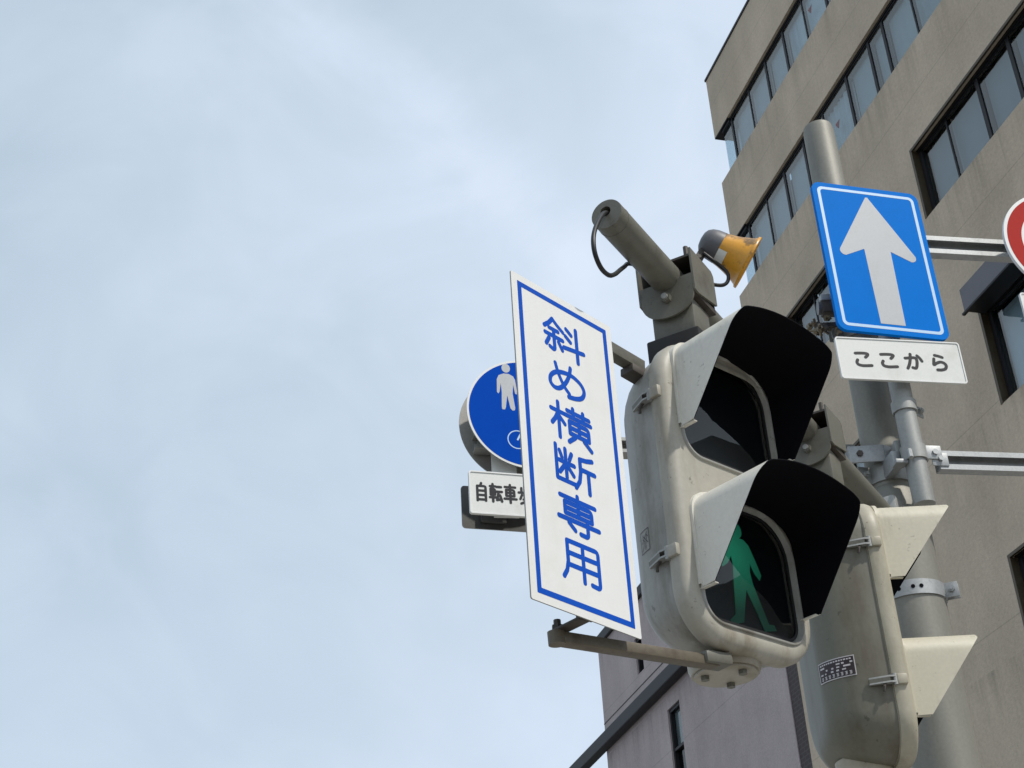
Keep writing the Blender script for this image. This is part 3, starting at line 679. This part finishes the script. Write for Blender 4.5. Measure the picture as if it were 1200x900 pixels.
    # toggle latches on both sides of the door
    for sx in (-1, 1):
        for z in (.243, -.125):
            c = MB(); X = sx * HW
            c.box((min(X, X + sx * .014), .006, z - .013), (max(X, X + sx * .014), .032, z + .013), DOOR, bev=.003)
            c.tube([(X + sx * .008, .036, z - .014), (X + sx * .008, .036, z + .014)], .006, 'galv_dull', seg=12)
            # wedge shaped lever lying back along the casting
            V_ = [(X + sx * .014, .034), (X + sx * .016, .050), (X - sx * .002, .098), (X - sx * .008, .098), (X + sx * .0, .040)]
            c.loft([[(x, y, z - .009) for x, y in V_], [(x, y, z - .005) for x, y in V_]], 'galv_dull'); c.loft([[(x, y, z + .005) for x, y in V_], [(x, y, z + .009) for x, y in V_]], 'galv_dull')
            c.loft([[(x, y, z - .0049) for x, y in V_[1:4]], [(x, y, z + .0049) for x, y in V_[1:4]]], 'grey_cream')
            c.tube([(X + sx * .004, .060, z - .0085), (X + sx * .010, .066, z - .018), (X + sx * .008, .068, z - .030)], .0035, 'dark_steel', seg=8)
            c.build('latch', s, smooth=30)
    # bottom fitting
    f = MB(); rb = CZ - HH
    f.loft([[(x, .09 + y_, rb + dz) for x, y_ in circ(rr, 40)] for rr, dz in ((.078, .04), (.076, -.004), (.071, -.017))], DOOR, True, (True, True))
    f.loft([[(x, .09 + y_, rb + dz) for x, y_ in circ(rr, 40)] for rr, dz in ((.066, -.0175), (.066, -.022))], DOOR, True, (True, True))
    for k in range(3):
        t_ = R(30 + 120 * k); f.tube([(.045 * math.cos(t_), .09 + .045 * math.sin(t_), rb - .022), (.045 * math.cos(t_), .09 + .045 * math.sin(t_), rb - .031)], .0095, 'grey_cream', seg=6)
    f.build('bottom_flange', s, smooth=40)
    # top fitting: neck, yoke and U-clamp turned to follow the tube
    rot = math.radians(heading - TH)      # local angle of the tube axis, counter-clockwise from +x
    tx = Matrix.Rotation(rot, 4, 'Z'); tx.translation = world_offset(base, heading)
    c = MB(); top = CZ + HH - base_drop(base)
    zb = -(TZ - base[2]) + CZ + HH
    c.box((-.066, -.066, zb - .03), (.066, .066, zb + .078), 'gasket', bev=.006, mtx=tx)
    c.box((-.050, -.054, zb + .079), (.048, .052, -.062), 'grey_cream', bev=.007, mtx=tx)
    c.build('neck', s, smooth=30)
    k_ = MB()
    # local x of the clamp runs along the tube; free end is -x
    cw = .0655
    arc = [(-cw, .0), (cw, .0)] + [(cw * math.cos(R(a)), -.050 - .048 * math.sin(R(a))) for a in range(0, 181, 12)]
    rot2 = tx @ Matrix.Rotation(R(-90), 4, 'Z')      # prism x -> across the tube, y -> along the tube
    k_.prism([(x, z - .012) for x, z in arc], -.066, -.060, 'grey_cream', mtx=rot2)
    for sy in (-1, 1):
        y0, y1 = (cw + .0005, cw + .0055) if sy > 0 else (-cw - .0055, -cw - .0005)
        poly = [(-.066, -.058), (-.066, .058), (.056, .058), (.066, .048), (.066, -.036), (-.046, -.060)]
        k_.prism(poly, y0, y1, 'grey_cream', mtx=tx)
    k_.box((-.05, -cw, .048), (.066, cw, .054), 'dark_steel', mtx=tx); k_.box((.056, -cw, -.0465), (.062, cw, .0475), 'dark_steel', mtx=tx); k_.box((-.059, -cw, -.060), (.064, cw, -.047), 'dark_steel', mtx=tx)  # dark lining plates: the shadow inside the clamp put into their colour
    k_.build('tube_clamp', s, smooth=30)
    bo = MB()
    bo.tube([tx @ Vector((-.067, 0, -.062)), tx @ Vector((-.080, 0, -.062))], .0125, 'grey_cream', seg=6)
    bo.tube([tx @ Vector((-.079, 0, -.062)), tx @ Vector((-.086, 0, -.062))], .0075, 'galv_dull', seg=12)
    
    bo.build('clamp_bolt', s, smooth=30)
    bo = MB(); bo.tube([tx @ Vector((-.044, -.052, .0545)), tx @ Vector((-.044, -.052, .078))], .006, 'dark_steel', seg=8); bo.build('stud', s, smooth=30)
    return s
def base_drop(b): return 0
def world_offset(base, heading):
    """the point of the tube axis right above the casting, in the signal's own frame"""
    u = hd(heading); bk = hd(heading - 90)
    c = Vector(base) + bk * .09
    p0 = Vector((PX, PY, TZ)); t_ = (c - p0).dot(ta); q = p0 + ta * t_; q.z = TZ
    d = q - Vector(base)
    return Vector((d.dot(u), d.dot(bk), d.z))
sig1 = make_signal(S1B, S1H, 'near cream pedestrian signal with green walking figure in its lower lens')
sig2 = make_signal(S2B, S2H, 'far cream pedestrian signal seen from behind, with a small rating plate on its back', 'body_far_shaded', 'door_far', 'visor_far')
EX, EY = .100, .156          # plan ellipse of the casting's rounded back, centred at (-.082, .042)
def ell(deg):
    t_ = R(deg); return Vector((-.082 - EX * math.cos(t_), .042 + EY * math.sin(t_), 0)), Vector((-math.cos(t_) / EX, math.sin(t_) / EY, 0)).normalized()
def wrap(mb, deg0, z0, lift):
    """lay a flat x-z drawing (front at -y) on the curved back, centred at ellipse angle deg0"""
    tab = [(0., deg0)]; 
    for sg in (-1, 1):
        acc, dg = 0., deg0
        while acc < .09:
            q = dg + sg * .5; acc += (ell(q)[0] - ell(dg)[0]).length; dg = q; tab.append((sg * acc, dg))
    tab.sort()
    for v in mb.bm.verts:
        x = -v.co.x
        for (a0_, d0), (a1_, d1) in zip(tab, tab[1:]):
            if a0_ <= x <= a1_: dg = d0 + (d1 - d0) * (x - a0_) / (a1_ - a0_); break
        p_, n_ = ell(dg); v.co = p_ + n_ * (lift - v.co.y) + Vector((0, 0, z0 + v.co.z))
# maker's mark on the near signal's cheek
sk = [[(0, 0), (.036, .0), (.036, .048), (0, .048), (0, 0)], [(.006, .006), (.018, .024), (.010, .030), (.012, .04)], [(.018, .006), (.028, .036), (.032, .03)], [(.014, .036), (.030, .018)], [(.006, .022), (.030, .042)]]
tmp = MB()
for s_ in sk:
    dense = []
    for (x0_, z0_), (x1_, z1_) in zip(s_, s_[1:]): dense += [(x0_ + (x1_ - x0_) * k / 6 - .018, z0_ + (z1_ - z0_) * k / 6) for k in range(6)]
    tmp.stroke(dense + [(s_[-1][0] - .018, s_[-1][1])], .0017, 0, 'print_dark', .000003)
wrap(tmp, 29, -.085, .0006)
tmp.build('maker_mark', sig1, smooth=0)
# rating plate on the far signal
rp = MB()
NS = 14
for k in range(NS):
    x0_, x1_ = -.052 + .104 * k / NS, -.052 + .104 * (k + 1) / NS; rp.box((x0_, -.0012, -.026), (x1_, 0, .026), 'print_light')
    x0_, x1_ = -.0495 + .099 * k / NS, -.0495 + .099 * (k + 1) / NS; rp.box((x0_, -.0018, -.0235), (x1_, -.0013, .0235), 'print_dark')
yy = -.0022
def bar(x0, x1, z, h=.0045): rp.box((x0, yy, z - h / 2), (x1, -.00185, z + h / 2), 'print_light')
x = -.044
while x < .042: wd = random.uniform(.003, .006); bar(x, x + wd, .018, .0035); x += wd + .0022
for z, segs in ((.010, [(-.044, -.030), (.004, .014), (.018, .046)]), (.002, [(-.026, -.004), (.004, .012), (.022, .040)]), (-.006, [(-.044, -.036), (-.030, -.026), (-.012, .010), (.018, .028)])):
    for s_ in segs: bar(s_[0], s_[1], z, .0042 if s_[1] - s_[0] > .012 else .0035)
for k in range(8):
    xx = -.043 + k * .0112
    for q in range(3): bar(xx + .001 * (q % 2), xx + .0065, -.0135 - q * .0032, .0014)
    rp.box((xx + .0028, yy, -.0215), (xx + .0040, -.00185, -.0125), 'print_light')
wrap(rp, 52, -.074, .0008)
plate_o = rp.build('rating_plate', sig2, smooth=0)

# ================================================================== white sign for the diagonal crossing (hung on the near signal)
SB = Vector((.1116, 2.5845, 2.972)); SH = 41.06
KS = .700 / .730
ds = thing('crossing_sign', 'tall white board with blue Japanese lettering and blue border, left of the near signal', 'sign', SB, SH)
W_, H_ = .3095, .700
p = MB(); p.prism(rrect(W_, H_, .004, 0, 0, 3), -.0015, .0015, 'white_sheet', side='galv_dull'); p.build('panel', ds, smooth=30)
p = MB(); o1 = rrect(W_ - .0345, H_ - .0326, .001, 0, 0, 1); i1 = rrect(W_ - .0575, H_ - .0556, .001, 0, 0, 1)
p.prism(o1, -.0019, -.0016, 'blue_letter', hole=i1); p.build('border', ds, smooth=0)
p = MB()
for k, ch in enumerate('斜め横断専用'):
    write(p, ch, -.004, (.2595 - k * .1022) * KS, .126 * KS, (.086 if ch != 'め' else .082) * KS, .0107 * KS, -.0017, 'blue_letter')
p.build('lettering', ds, smooth=0)
br = MB()
def S_(x, y, z): return ds_inv @ world_from(S1B, S1H, x, y, z)
ds_m = Matrix.Rotation(R(90 - SH), 4, 'Z'); ds_m.translation = SB; ds_inv = ds_m.inverted()
# lower bar from the signal's bottom flange to the sign's foot
pa, pb = S_(-.06, .036, CZ - HH - .026), S_(-.482, .080, CZ - HH - .044)
dv = (pb - pa); L_ = dv.length; dx = dv.normalized(); dz = Vector((0, 0, 1)); dy = dz.cross(dx).normalized(); dz = dx.cross(dy)
mtx = Matrix((dx, dy, dz)).transposed().to_4x4(); mtx.translation = pa
br.box((.03, -.015, -.011), (L_, .015, .011), 'brown_steel', bev=.003, mtx=mtx)
br.box((.0, -.024, -.008), (.07, .024, .018), 'grey_cream', bev=.006, mtx=mtx)
br.tube([mtx @ Vector((L_ - .004, 0, -.0125)), mtx @ Vector((L_ - .004, 0, .0125))], .0165, 'brown_steel', seg=20)
br.build('lower_bracket', ds, smooth=30)
br = MB()
br.box((-.018, .0025, -.349), (.018, .008, -.27), 'dark_steel', bev=.002); br.tube([(0, .0082, -.315), (0, .016, -.315)], .009, 'dark_steel', seg=6)
qa, qb = Vector((0, .0082, -.3455)), Vector((pb.x + .010, pb.y, -.3455)); dv = qb - qa; dx = dv.normalized(); dy = Vector((0, 0, 1)).cross(dx)
mt2 = Matrix((dx, dy, Vector((0, 0, 1)))).transposed().to_4x4(); mt2.translation = qa
br.box((0, -.014, -.003), (dv.length + .010, .014, .003), 'dark_steel', bev=.002, mtx=mt2); br.box((.001, -.016, .0036), (.035, -.011, .03), 'dark_steel', bev=.001, mtx=mt2)
br.tube([(qb.x, qb.y, -.3424), (qb.x, qb.y, -.322)], .007, 'dark_steel', seg=8); br.tube([(qb.x, qb.y, -.3424), (qb.x, qb.y, -.333)], .0115, 'dark_steel', seg=6)
br.build('foot_clip', ds, smooth=30)
br = MB()
pa, pb = S_(-.13, .085, CZ + HH - .045), S_(-.42, .075, CZ + HH - .015)
dv = (pb - pa); L_ = dv.length; dx = dv.normalized(); dz = Vector((0, 0, 1)); dy = dz.cross(dx).normalized(); dz = dx.cross(dy)
mtx = Matrix((dx, dy, dz)).transposed().to_4x4(); mtx.translation = pa
br.box((.03, -.014, -.014), (L_, .014, .014), 'grey_cream', bev=.002, mtx=mtx); br.box((-.03, -.02, -.034), (.075, .018, -.0145), 'dark_steel', bev=.002, mtx=mtx)
br.box((-.03, .0025, .285), (.03, .06, .32), 'dark_steel', bev=.003)
br.build('upper_bracket', ds, smooth=30)
br = MB(); br.box((W_ / 2 - .012, .004, -.278), (W_ / 2 + .010, .03, -.228), 'gasket', bev=.004); br.build('edge_block', ds, smooth=30)

# ================================================================== cables
def world_curve(name, pts, r, label, cat, mat='rubber'):
    c = MB(); P = smooth_path(pts, 10); base = P[0].copy()
    c.tube([q - base for q in P], r, mat, seg=12); o = c.build(name, None, smooth=60, loc=base); return tag(o, label, cat)
def T_(x, y, z): return world_from((PX, PY, TZ), TH, x, y, z)      # x along tube, y left/right of it, z up
world_curve('cable', [T_(SEND + .04, .002, .008), T_(SEND - .006, .0, .002), T_(-2.089, -.004, -.052), T_(-2.127, -.006, -.115), T_(-2.131, -.006, -.160), T_(-2.104, -.004, -.183), T_(-2.055, .002, -.172), T_(-2.0, .012, -.135), T_(-1.943, .022, -.086), T_(-1.885, .036, -.038), T_(-1.84, .046, .0), T_(-1.80, .044, .02)],
            .0052, 'black cable looping out of the open tube end and back under it', 'cable')

# ================================================================== loudspeaker
sp0 = Vector((.534, 3.131, 3.79)); spB = sp0 + hd(88) * .002 + Vector((0, 0, .029))
sp_ = thing('loudspeaker', 'small faded yellow horn loudspeaker with dark grey back, mounted above the arm', 'speaker', spB, 88)
sp_.rotation_euler = (0, R(31), R(90 - 80)); sp_.scale = (.92, .92, .92)
ring = lambda prof, n=56: [[(x, r * math.cos(2 * math.pi * k / n), r * math.sin(2 * math.pi * k / n)) for k in range(n)] for x, r in prof]
h = MB(); h.loft(ring([(.0, .042), (.008, .0445), (.025, .0475), (.045, .0525), (.065, .059), (.082, .066), (.091, .071), (.094, .0765), (.098, .078), (.101, .077)]), 'yellow', True, (False, False))
h.loft(ring([(.101, .077), (.0995, .073), (.090, .067), (.07, .056), (.04, .035)]), 'yellow', True, (False, True))
h.build('horn', sp_, smooth=40)
d = MB(); d.loft(ring([(-.046, .006), (-.044, .020), (-.038, .031), (-.027, .039), (-.012, .0435), (.006, .0452), (.012, .0458), (.0121, .043)]), 'dark_grey_plastic', True, (True, True)); d.build('driver_housing', sp_, smooth=50)
l = MB(); rows_ = []
for a in range(-22, 23, 4):
    t = R(180 + 62 + a); rows_.append((math.cos(t), math.sin(t)))
l.loft([[(x, r * c, r * s__) for c, s__ in rows_] for x, r in ((.0125, .0462), (.038, .0515))], 'plate_white', False); l.build('sticker', sp_, smooth=40)
k = MB(); k.box((-.035, -.010, -.12), (-.012, .010, -.035), 'dark_steel', bev=.002); k.box((-.05, -.024, -.135), (.0, .024, -.12), 'dark_steel', bev=.002); k.tube([(-.024, -.018, -.07), (-.024, .018, -.07)], .006, 'dark_steel', seg=8); k.build('swivel_bracket', sp_, smooth=30)
def SPW(a, z, f=0.): return sp0 + hd(88) * a + hd(178) * f + Vector((0, 0, z))
world_curve('cable', [SPW(-.035, -.005, .02), SPW(-.018, -.024, .02), SPW(.005, -.041, .01), SPW(.019, -.062, .01), SPW(.017, -.085, .01), SPW(.002, -.097, .01), SPW(-.027, -.092, .01), SPW(-.06, -.07, 0), SPW(-.10, -.06, 0)],
            .0048, 'short black cable drooping below the yellow loudspeaker', 'cable')

# ================================================================== SIGN POST with right-hand signs
QX, QY = 1.256, 4.27
post = thing('sign_post', 'slim pale grey pipe with band clamps, below the blue arrow sign', 'post', (QX, QY, 3.60), 79)
p = MB(); p.tube([(0, 0, 0), (0, 0, .012), (0, 0, 1.12)], [.034, .034, .034], 'galv_dull', seg=40); p.build('pipe', post, smooth=40)
clamp_band(post, 'band_clamp', 3.945 - 3.60, .0345, 'galv_dull', h=.038, ears=(60,))
clamp_band(post, 'band_clamp', 3.775 - 3.60, .0345, 'galv_dull', h=.05, ears=())
p = MB(); p.box((.03, -.02, .152), (.085, -.012, .200), 'galv', bev=.002); p.tube([(.062, -.026, .176), (.062, -.006, .176)], .010, 'galv', seg=6); p.build('arm_clip', post, smooth=30)
p = MB(); p.box((-.06, .03, .145), (-.03, .11, .205), 'galv', bev=.003)
p.tube([(-.035, -.045, .14), (-.028, -.03, .175)], .008, 'galv', seg=8); p.box((-.075, -.02, .135), (-.034, .02, .15), 'galv', bev=.003)
p.build('bracket', post, smooth=30)

def channel(mb, x0, x1, z0, z1, depth=.035, lip=.012, th=.0035, mat='galv'):
    mb.box((x0, 0, z0), (x1, depth, z0 + th), mat); mb.box((x0, 0, z1 - th), (x1, depth, z1), mat); mb.box((x0, depth - th, z0 + th), (x1, depth, z1 - th), mat)
    mb.box((x0, 0, z0 + th), (x1, th, z0 + lip), mat); mb.box((x0, 0, z1 - lip), (x1, th, z1 - th), mat)
GA = 'steel channels bolted to the sign post'
c1 = thing('channel_arm', 'upper steel channel running from the arrow sign to the red round sign', 'bracket arm', (QX, QY, 4.545), 79, GA)
mb = MB(); channel(mb, -.16, .73, 0, .072, lip=.018); mb.build('channel', c1, smooth=0)
c1.location = Vector((QX, QY, 4.548)) + hd(-11) * -.035
mb = MB(); mb.box((-.05, .036, .004), (.05, .046, .068), 'galv_dull', bev=.002); mb.build('clip', c1, smooth=30)
c2 = thing('channel_arm', 'lower steel channel leaving the slim pipe to the right, below the white kana plate', 'bracket arm', (QX, QY, 3.72), 79, GA)
mb = MB(); channel(mb, .075, 1.35, 0, .066, lip=.018); mb.build('channel', c2, smooth=0)
c2.location = Vector((QX, QY, 3.722)) + hd(169) * .01
mb = MB(); mb.box((.05, -.004, .01), (.105, -.0005, .056), 'galv', bev=.001); mb.tube([(.078, -.0045, .033), (.078, -.014, .033)], .009, 'galv', seg=6); mb.build('bolt', c2, smooth=30)

# blue one-way arrow sign
ar = thing('one_way_sign', 'blue rectangular sign with a large pale upward arrow, high on the pole', 'sign', (1.2578, 4.203, 4.4836), 73.57)
p = MB(); p.prism(rrect(.402, .604, .032, 0, 0, 8), -.002, .012, 'sign_blue', side='sign_blue'); p.build('panel', ar, smooth=30)
p = MB(); p.prism(rrect(.366, .568, .020, 0, 0, 8), -.0026, -.0021, 'sign_pale', hole=rrect(.344, .546, .012, 0, 0, 8)); p.build('border', ar, smooth=0)
def arrow():
    r = .018; cx, cz = .123, .020
    right = [(cx + r * math.cos(R(a)), cz + r * math.sin(R(a))) for a in range(38, -112, -15)]
    pts = [(.004, .259)] + right + [(.049, .036), (.045, -.263)]
    return pts + [(-x, z) for x, z in pts[::-1]]
p = MB(); p.prism(arrow(), -.0026, -.0021, 'sign_grey'); p.build('arrow', ar, smooth=0)
p = MB(); p.box((-.02, .0125, .1), (.02, .03, .16), 'galv_dull', bev=.002); p.box((-.02, .0125, -.19), (.02, .03, -.13), 'galv_dull', bev=.002); p.build('rear_clip', ar, smooth=30)

kp = thing('kana_plate', 'small white plate reading four hiragana in black, directly under the blue arrow sign', 'sign plate', (1.2575, 4.202, 4.083), 78.4)
p = MB(); p.prism(rrect(.4288, .1568, .010, 0, 0, 5), -.002, .006, 'plate_white'); 
p.prism(rrect(.4288, .1568, .010, 0, 0, 5), -.0045, -.0021, 'white_sheet', hole=rrect(.420, .148, .007, 0, 0, 5)); p.build('panel', kp, smooth=30)
p = MB()
for k, ch in enumerate('ここから'): write(p, ch, -.1305 + k * .087, -.002, .063, .062, .0106, -.0025, 'black_letter')
p.build('lettering', kp, smooth=0)

rs = thing('red_round_sign', 'red ringed round sign with white rim, cut off by the right edge of the picture', 'sign', (1.905, 4.25, 4.533), 79)
p = MB(); p.prism(circ(.214, 96), -.002, .010, 'white_sheet'); p.build('disc', rs, smooth=30)
p = MB(); p.prism(circ(.202, 96), -.0026, -.0021, 'sign_red', hole=circ(.151, 96)); p.build('red_ring', rs, smooth=0)
p = MB(); p.box((-.025, .0105, -.28), (.025, .02, .17), 'galv_dull', bev=.002); p.build('rear_strap', rs, smooth=30)
wp = thing('blank_plate', 'white plate under the red round sign, only its left edge in the picture', 'sign plate', (1.895, 4.25, 4.2425), 79)
p = MB(); p.prism(rrect(.41, .155, .010, 0, 0, 5), -.002, .006, 'plate_white'); p.prism(rrect(.41, .155, .010, 0, 0, 5), -.0045, -.0021, 'white_sheet', hole=rrect(.400, .146, .007, 0, 0, 5)); p.build('panel', wp, smooth=30)

# ================================================================== ROUND BLUE SIGN and the plates, back to back on the left arm
CB, CH = Vector((.041, 4.269, 4.009)), 73.3
nrm = hd(CH + 90)
bs = thing('round_blue_sign', 'round blue sign with pale walking figure, half hidden by the tall white board', 'sign', CB, CH)
p = MB(); p.prism(circ(.200, 96), -.002, .003, 'white_sheet', side='galv_dull'); p.build('disc', bs, smooth=30)
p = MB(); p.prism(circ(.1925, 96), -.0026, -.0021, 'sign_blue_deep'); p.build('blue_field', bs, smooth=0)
p = MB(); fx, fz = -.064, .088
head = [(fx + .002 + x * .85, fz + .077 + z) for x, z in circ(.017, 20)]; p.prism(head, -.0031, -.0027, 'sign_grey')
bodyp = [(-.008, .056), (.012, .056), (.030, .048), (.037, .034), (.042, -.008), (.040, -.020), (.034, -.018), (.028, .016), (.024, -.018), (.031, -.072), (.029, -.080), (.020, -.082), (.012, -.074), (.002, -.026), (-.006, -.072), (-.010, -.080), (-.020, -.080), (-.022, -.072), (-.019, -.014), (-.021, .018), (-.028, -.016), (-.033, -.022), (-.038, -.016), (-.036, .032), (-.028, .048)]
p.prism([(fx + x * .85, fz + z) for x, z in bodyp], -.0031, -.0027, 'sign_grey'); p.build('walking_figure', bs, smooth=0)
p = MB()
for cx in (-.036, .062): p.prism(circ(.034, 40, cx, -.100), -.0031, -.0027, 'sign_pale', hole=circ(.0305, 40, cx, -.100))
for s_ in ([(-.036, -.100), (-.010, -.048), (.048, -.048)], [(.062, -.100), (.040, -.036), (.028, -.034)], [(-.006, -.050), (.012, -.098), (.048, -.050)]): p.stroke(s_, .006, -.0033, 'sign_pale')
p.build('bicycle_symbol', bs, smooth=0)
gb = 'sign discs mounted back to back'
bk = thing('round_sign_back', 'pale unpainted back of a second round sign behind the round blue one', 'sign', CB - nrm * .105, CH)
p = MB(); p.prism(circ(.200, 96), -.002, .002, 'disc_back', side='galv_dull'); p.build('disc', bk, smooth=30)
p = MB(); p.box((-.20 * .72, -.012, -.075), (.20 * .72, -.0022, -.045), 'galv_dull', bev=.002); p.build('rear_rail', bk, smooth=30)
pz = -.298
pl = thing('bicycle_plate', 'white plate with bold black kanji hanging under the round blue sign', 'sign plate', CB + Vector((0, 0, pz)), CH)
p = MB(); p.prism(rrect(.406, .148, .008, 0, 0, 5), -.002, .008, 'plate_white'); p.prism(rrect(.406, .148, .008, 0, 0, 5), -.0045, -.0021, 'white_sheet', hole=rrect(.397, .139, .006, 0, 0, 5)); p.build('panel', pl, smooth=30)
p = MB()
for k, ch in enumerate('自転車歩行者専用'): write(p, ch, -.164 + k * .0465, .002, .040, .064, .0083, -.0025, 'black_letter')
p.build('lettering', pl, smooth=0)
pb_ = thing('plate_back', 'dark grey back of a second plate peeking out below the bicycle plate', 'sign plate', CB - nrm * .105 + Vector((0, 0, pz)), CH)
p = MB(); p.prism(rrect(.406, .148, .012, 0, 0, 5), -.002, .003, 'plate_back', side='galv_dull'); p.build('panel', pb_, smooth=30)
p = MB(); p.box((-.145, -.016, -.055), (-.06, -.0022, .06), 'plate_back', bev=.004); p.build('rear_clip', pb_, smooth=30)
la = thing('channel_arm', 'steel channel holding the round blue sign, passing behind the near signal to the pole', 'bracket arm', CB - nrm * .036, 79.0)
mb = MB(); channel(mb, -.165, 1.13, -.110, -.055, depth=.05, lip=.012, mat='galv_dull'); mb.build('channel', la, smooth=0)
mb = MB(); mb.box((-.115, -.008, -.36), (-.035, -.004, -.10), 'plate_white'); mb.build('hanger_strap', la, smooth=0)

# ================================================================== LIGHT
SUN_AZ, SUN_EL = 127., 52.
sd = bpy.data.lights.new('sun', 'SUN'); sd.energy = 2.6; sd.angle = R(1.2); sd.color = (1, .95, .87)
so = bpy.data.objects.new('sun', sd); COL.objects.link(so)
d = hd(SUN_AZ) * math.cos(R(SUN_EL)) + Vector((0, 0, math.sin(R(SUN_EL))))
so.rotation_euler = d.to_track_quat('Z', 'Y').to_euler(); so.location = (0, 0, 40)

wd = bpy.data.worlds.new('World'); scene.world = wd; wd.use_nodes = True
t = wd.node_tree; N = t.nodes; L = t.links; bg = N['Background']
sky = N.new('ShaderNodeTexSky'); sky.sky_type = 'NISHITA'; sky.sun_disc = False
sky.sun_elevation = R(SUN_EL); sky.sun_rotation = R(SUN_AZ); sky.air_density = 1.0; sky.dust_density = 2.0; sky.ozone_density = 1.0
tc = N.new('ShaderNodeTexCoord')
def wnoise(scale, vs, detail, rough, dist=0., rot=(0, 0, 0)):
    mp = N.new('ShaderNodeMapping'); mp.inputs['Scale'].default_value = vs; mp.inputs['Rotation'].default_value = rot; L.new(tc.outputs['Generated'], mp.inputs[0])
    n = N.new('ShaderNodeTexNoise'); n.inputs['Scale'].default_value = scale; n.inputs['Detail'].default_value = detail; n.inputs['Roughness'].default_value = rough; n.inputs['Distortion'].default_value = dist
    L.new(mp.outputs[0], n.inputs[0]); return n.outputs['Fac']
def wr(v, a, b, c, d_):
    r = N.new('ShaderNodeMapRange'); r.interpolation_type = 'SMOOTHSTEP'; r.inputs[1].default_value = a; r.inputs[2].default_value = b; r.inputs[3].default_value = c; r.inputs[4].default_value = d_
    L.new(v, r.inputs[0]); return r.outputs[0]
def wm(op, a, b):
    n = N.new('ShaderNodeMath'); n.operation = op
    for i, v in enumerate((a, b)):
        if isinstance(v, (int, float)): n.inputs[i].default_value = v
        else: L.new(v, n.inputs[i])
    return n.outputs[0]
c1n = wnoise(2.6, (1, 1, 1.7), 5, .5, .5, (R(20), 0, R(35)))
c2n = wnoise(7.0, (1, 1.6, 1), 6, .55, .8, (0, R(25), R(-30)))
# two tones of thin overcast: bluish veil and whiter, thicker cloud
cl = N.new('ShaderNodeMix'); cl.data_type = 'RGBA'
cl.clamp_factor = True; cl.inputs['A'].default_value = (3.55, 4.5, 5.25, 1); cl.inputs['B'].default_value = (6.05, 6.85, 8.0, 1)
# thicker cloud to the right of the view
sx = N.new('ShaderNodeSeparateXYZ'); L.new(tc.outputs['Generated'], sx.inputs[0])
grad = wm('ADD', wr(sx.outputs[0], -.45, .30, .0, .80), wr(sx.outputs[2], .15, .80, .55, 0))
mixv = wm('ADD', wm('MULTIPLY', grad, .50), wm('ADD', wm('MULTIPLY', wr(c1n, .3, .7, 0, 1), .36), wm('MULTIPLY', wr(c2n, .35, .7, 0, 1), .16)))
# one long whiter wisp crossing the upper sky
dn = N.new('ShaderNodeVectorMath'); dn.operation = 'DOT_PRODUCT'; L.new(tc.outputs['Generated'], dn.inputs[0]); dn.inputs[1].default_value = (-0.7468, 0.403, -0.529)
dm = N.new('ShaderNodeVectorMath'); dm.operation = 'DOT_PRODUCT'; L.new(tc.outputs['Generated'], dm.inputs[0]); dm.inputs[1].default_value = (-0.0712, 0.7418, 0.6668)
wob = wm('MULTIPLY', wm('SUBTRACT', wnoise(5.5, (1, 1, 1), 6, .6, .6), .5), .16)
band = wr(wm('ABSOLUTE', wm('ADD', dn.outputs['Value'], wob), 0), 0, .055, 1, 0)
band = wm('MULTIPLY', band, wm('MULTIPLY', wr(dm.outputs['Value'], .955, .995, 0, 1), wr(wnoise(11, (1, 1, 1), 5, .6, .4), .3, .62, .25, 1)))
mixv = wm('ADD', mixv, wm('MULTIPLY', band, .26))
L.new(mixv, cl.inputs['Factor'])
mx = N.new('ShaderNodeMix'); mx.data_type = 'RGBA'; mx.inputs['Factor'].default_value = .88
L.new(sky.outputs[0], mx.inputs['A']); L.new(cl.outputs['Result'], mx.inputs['B'])
L.new(mx.outputs['Result'], bg.inputs['Color']); bg.inputs['Strength'].default_value = .105

scene.view_settings.view_transform = 'Standard'; scene.view_settings.look = 'None'
scene.view_settings.exposure = .35; scene.view_settings.gamma = 1; scene.view_settings.use_curve_mapping = False
scene.cycles.max_bounces = 8; scene.cycles.transparent_max_bounces = 12
scene.cycles.use_denoising = True
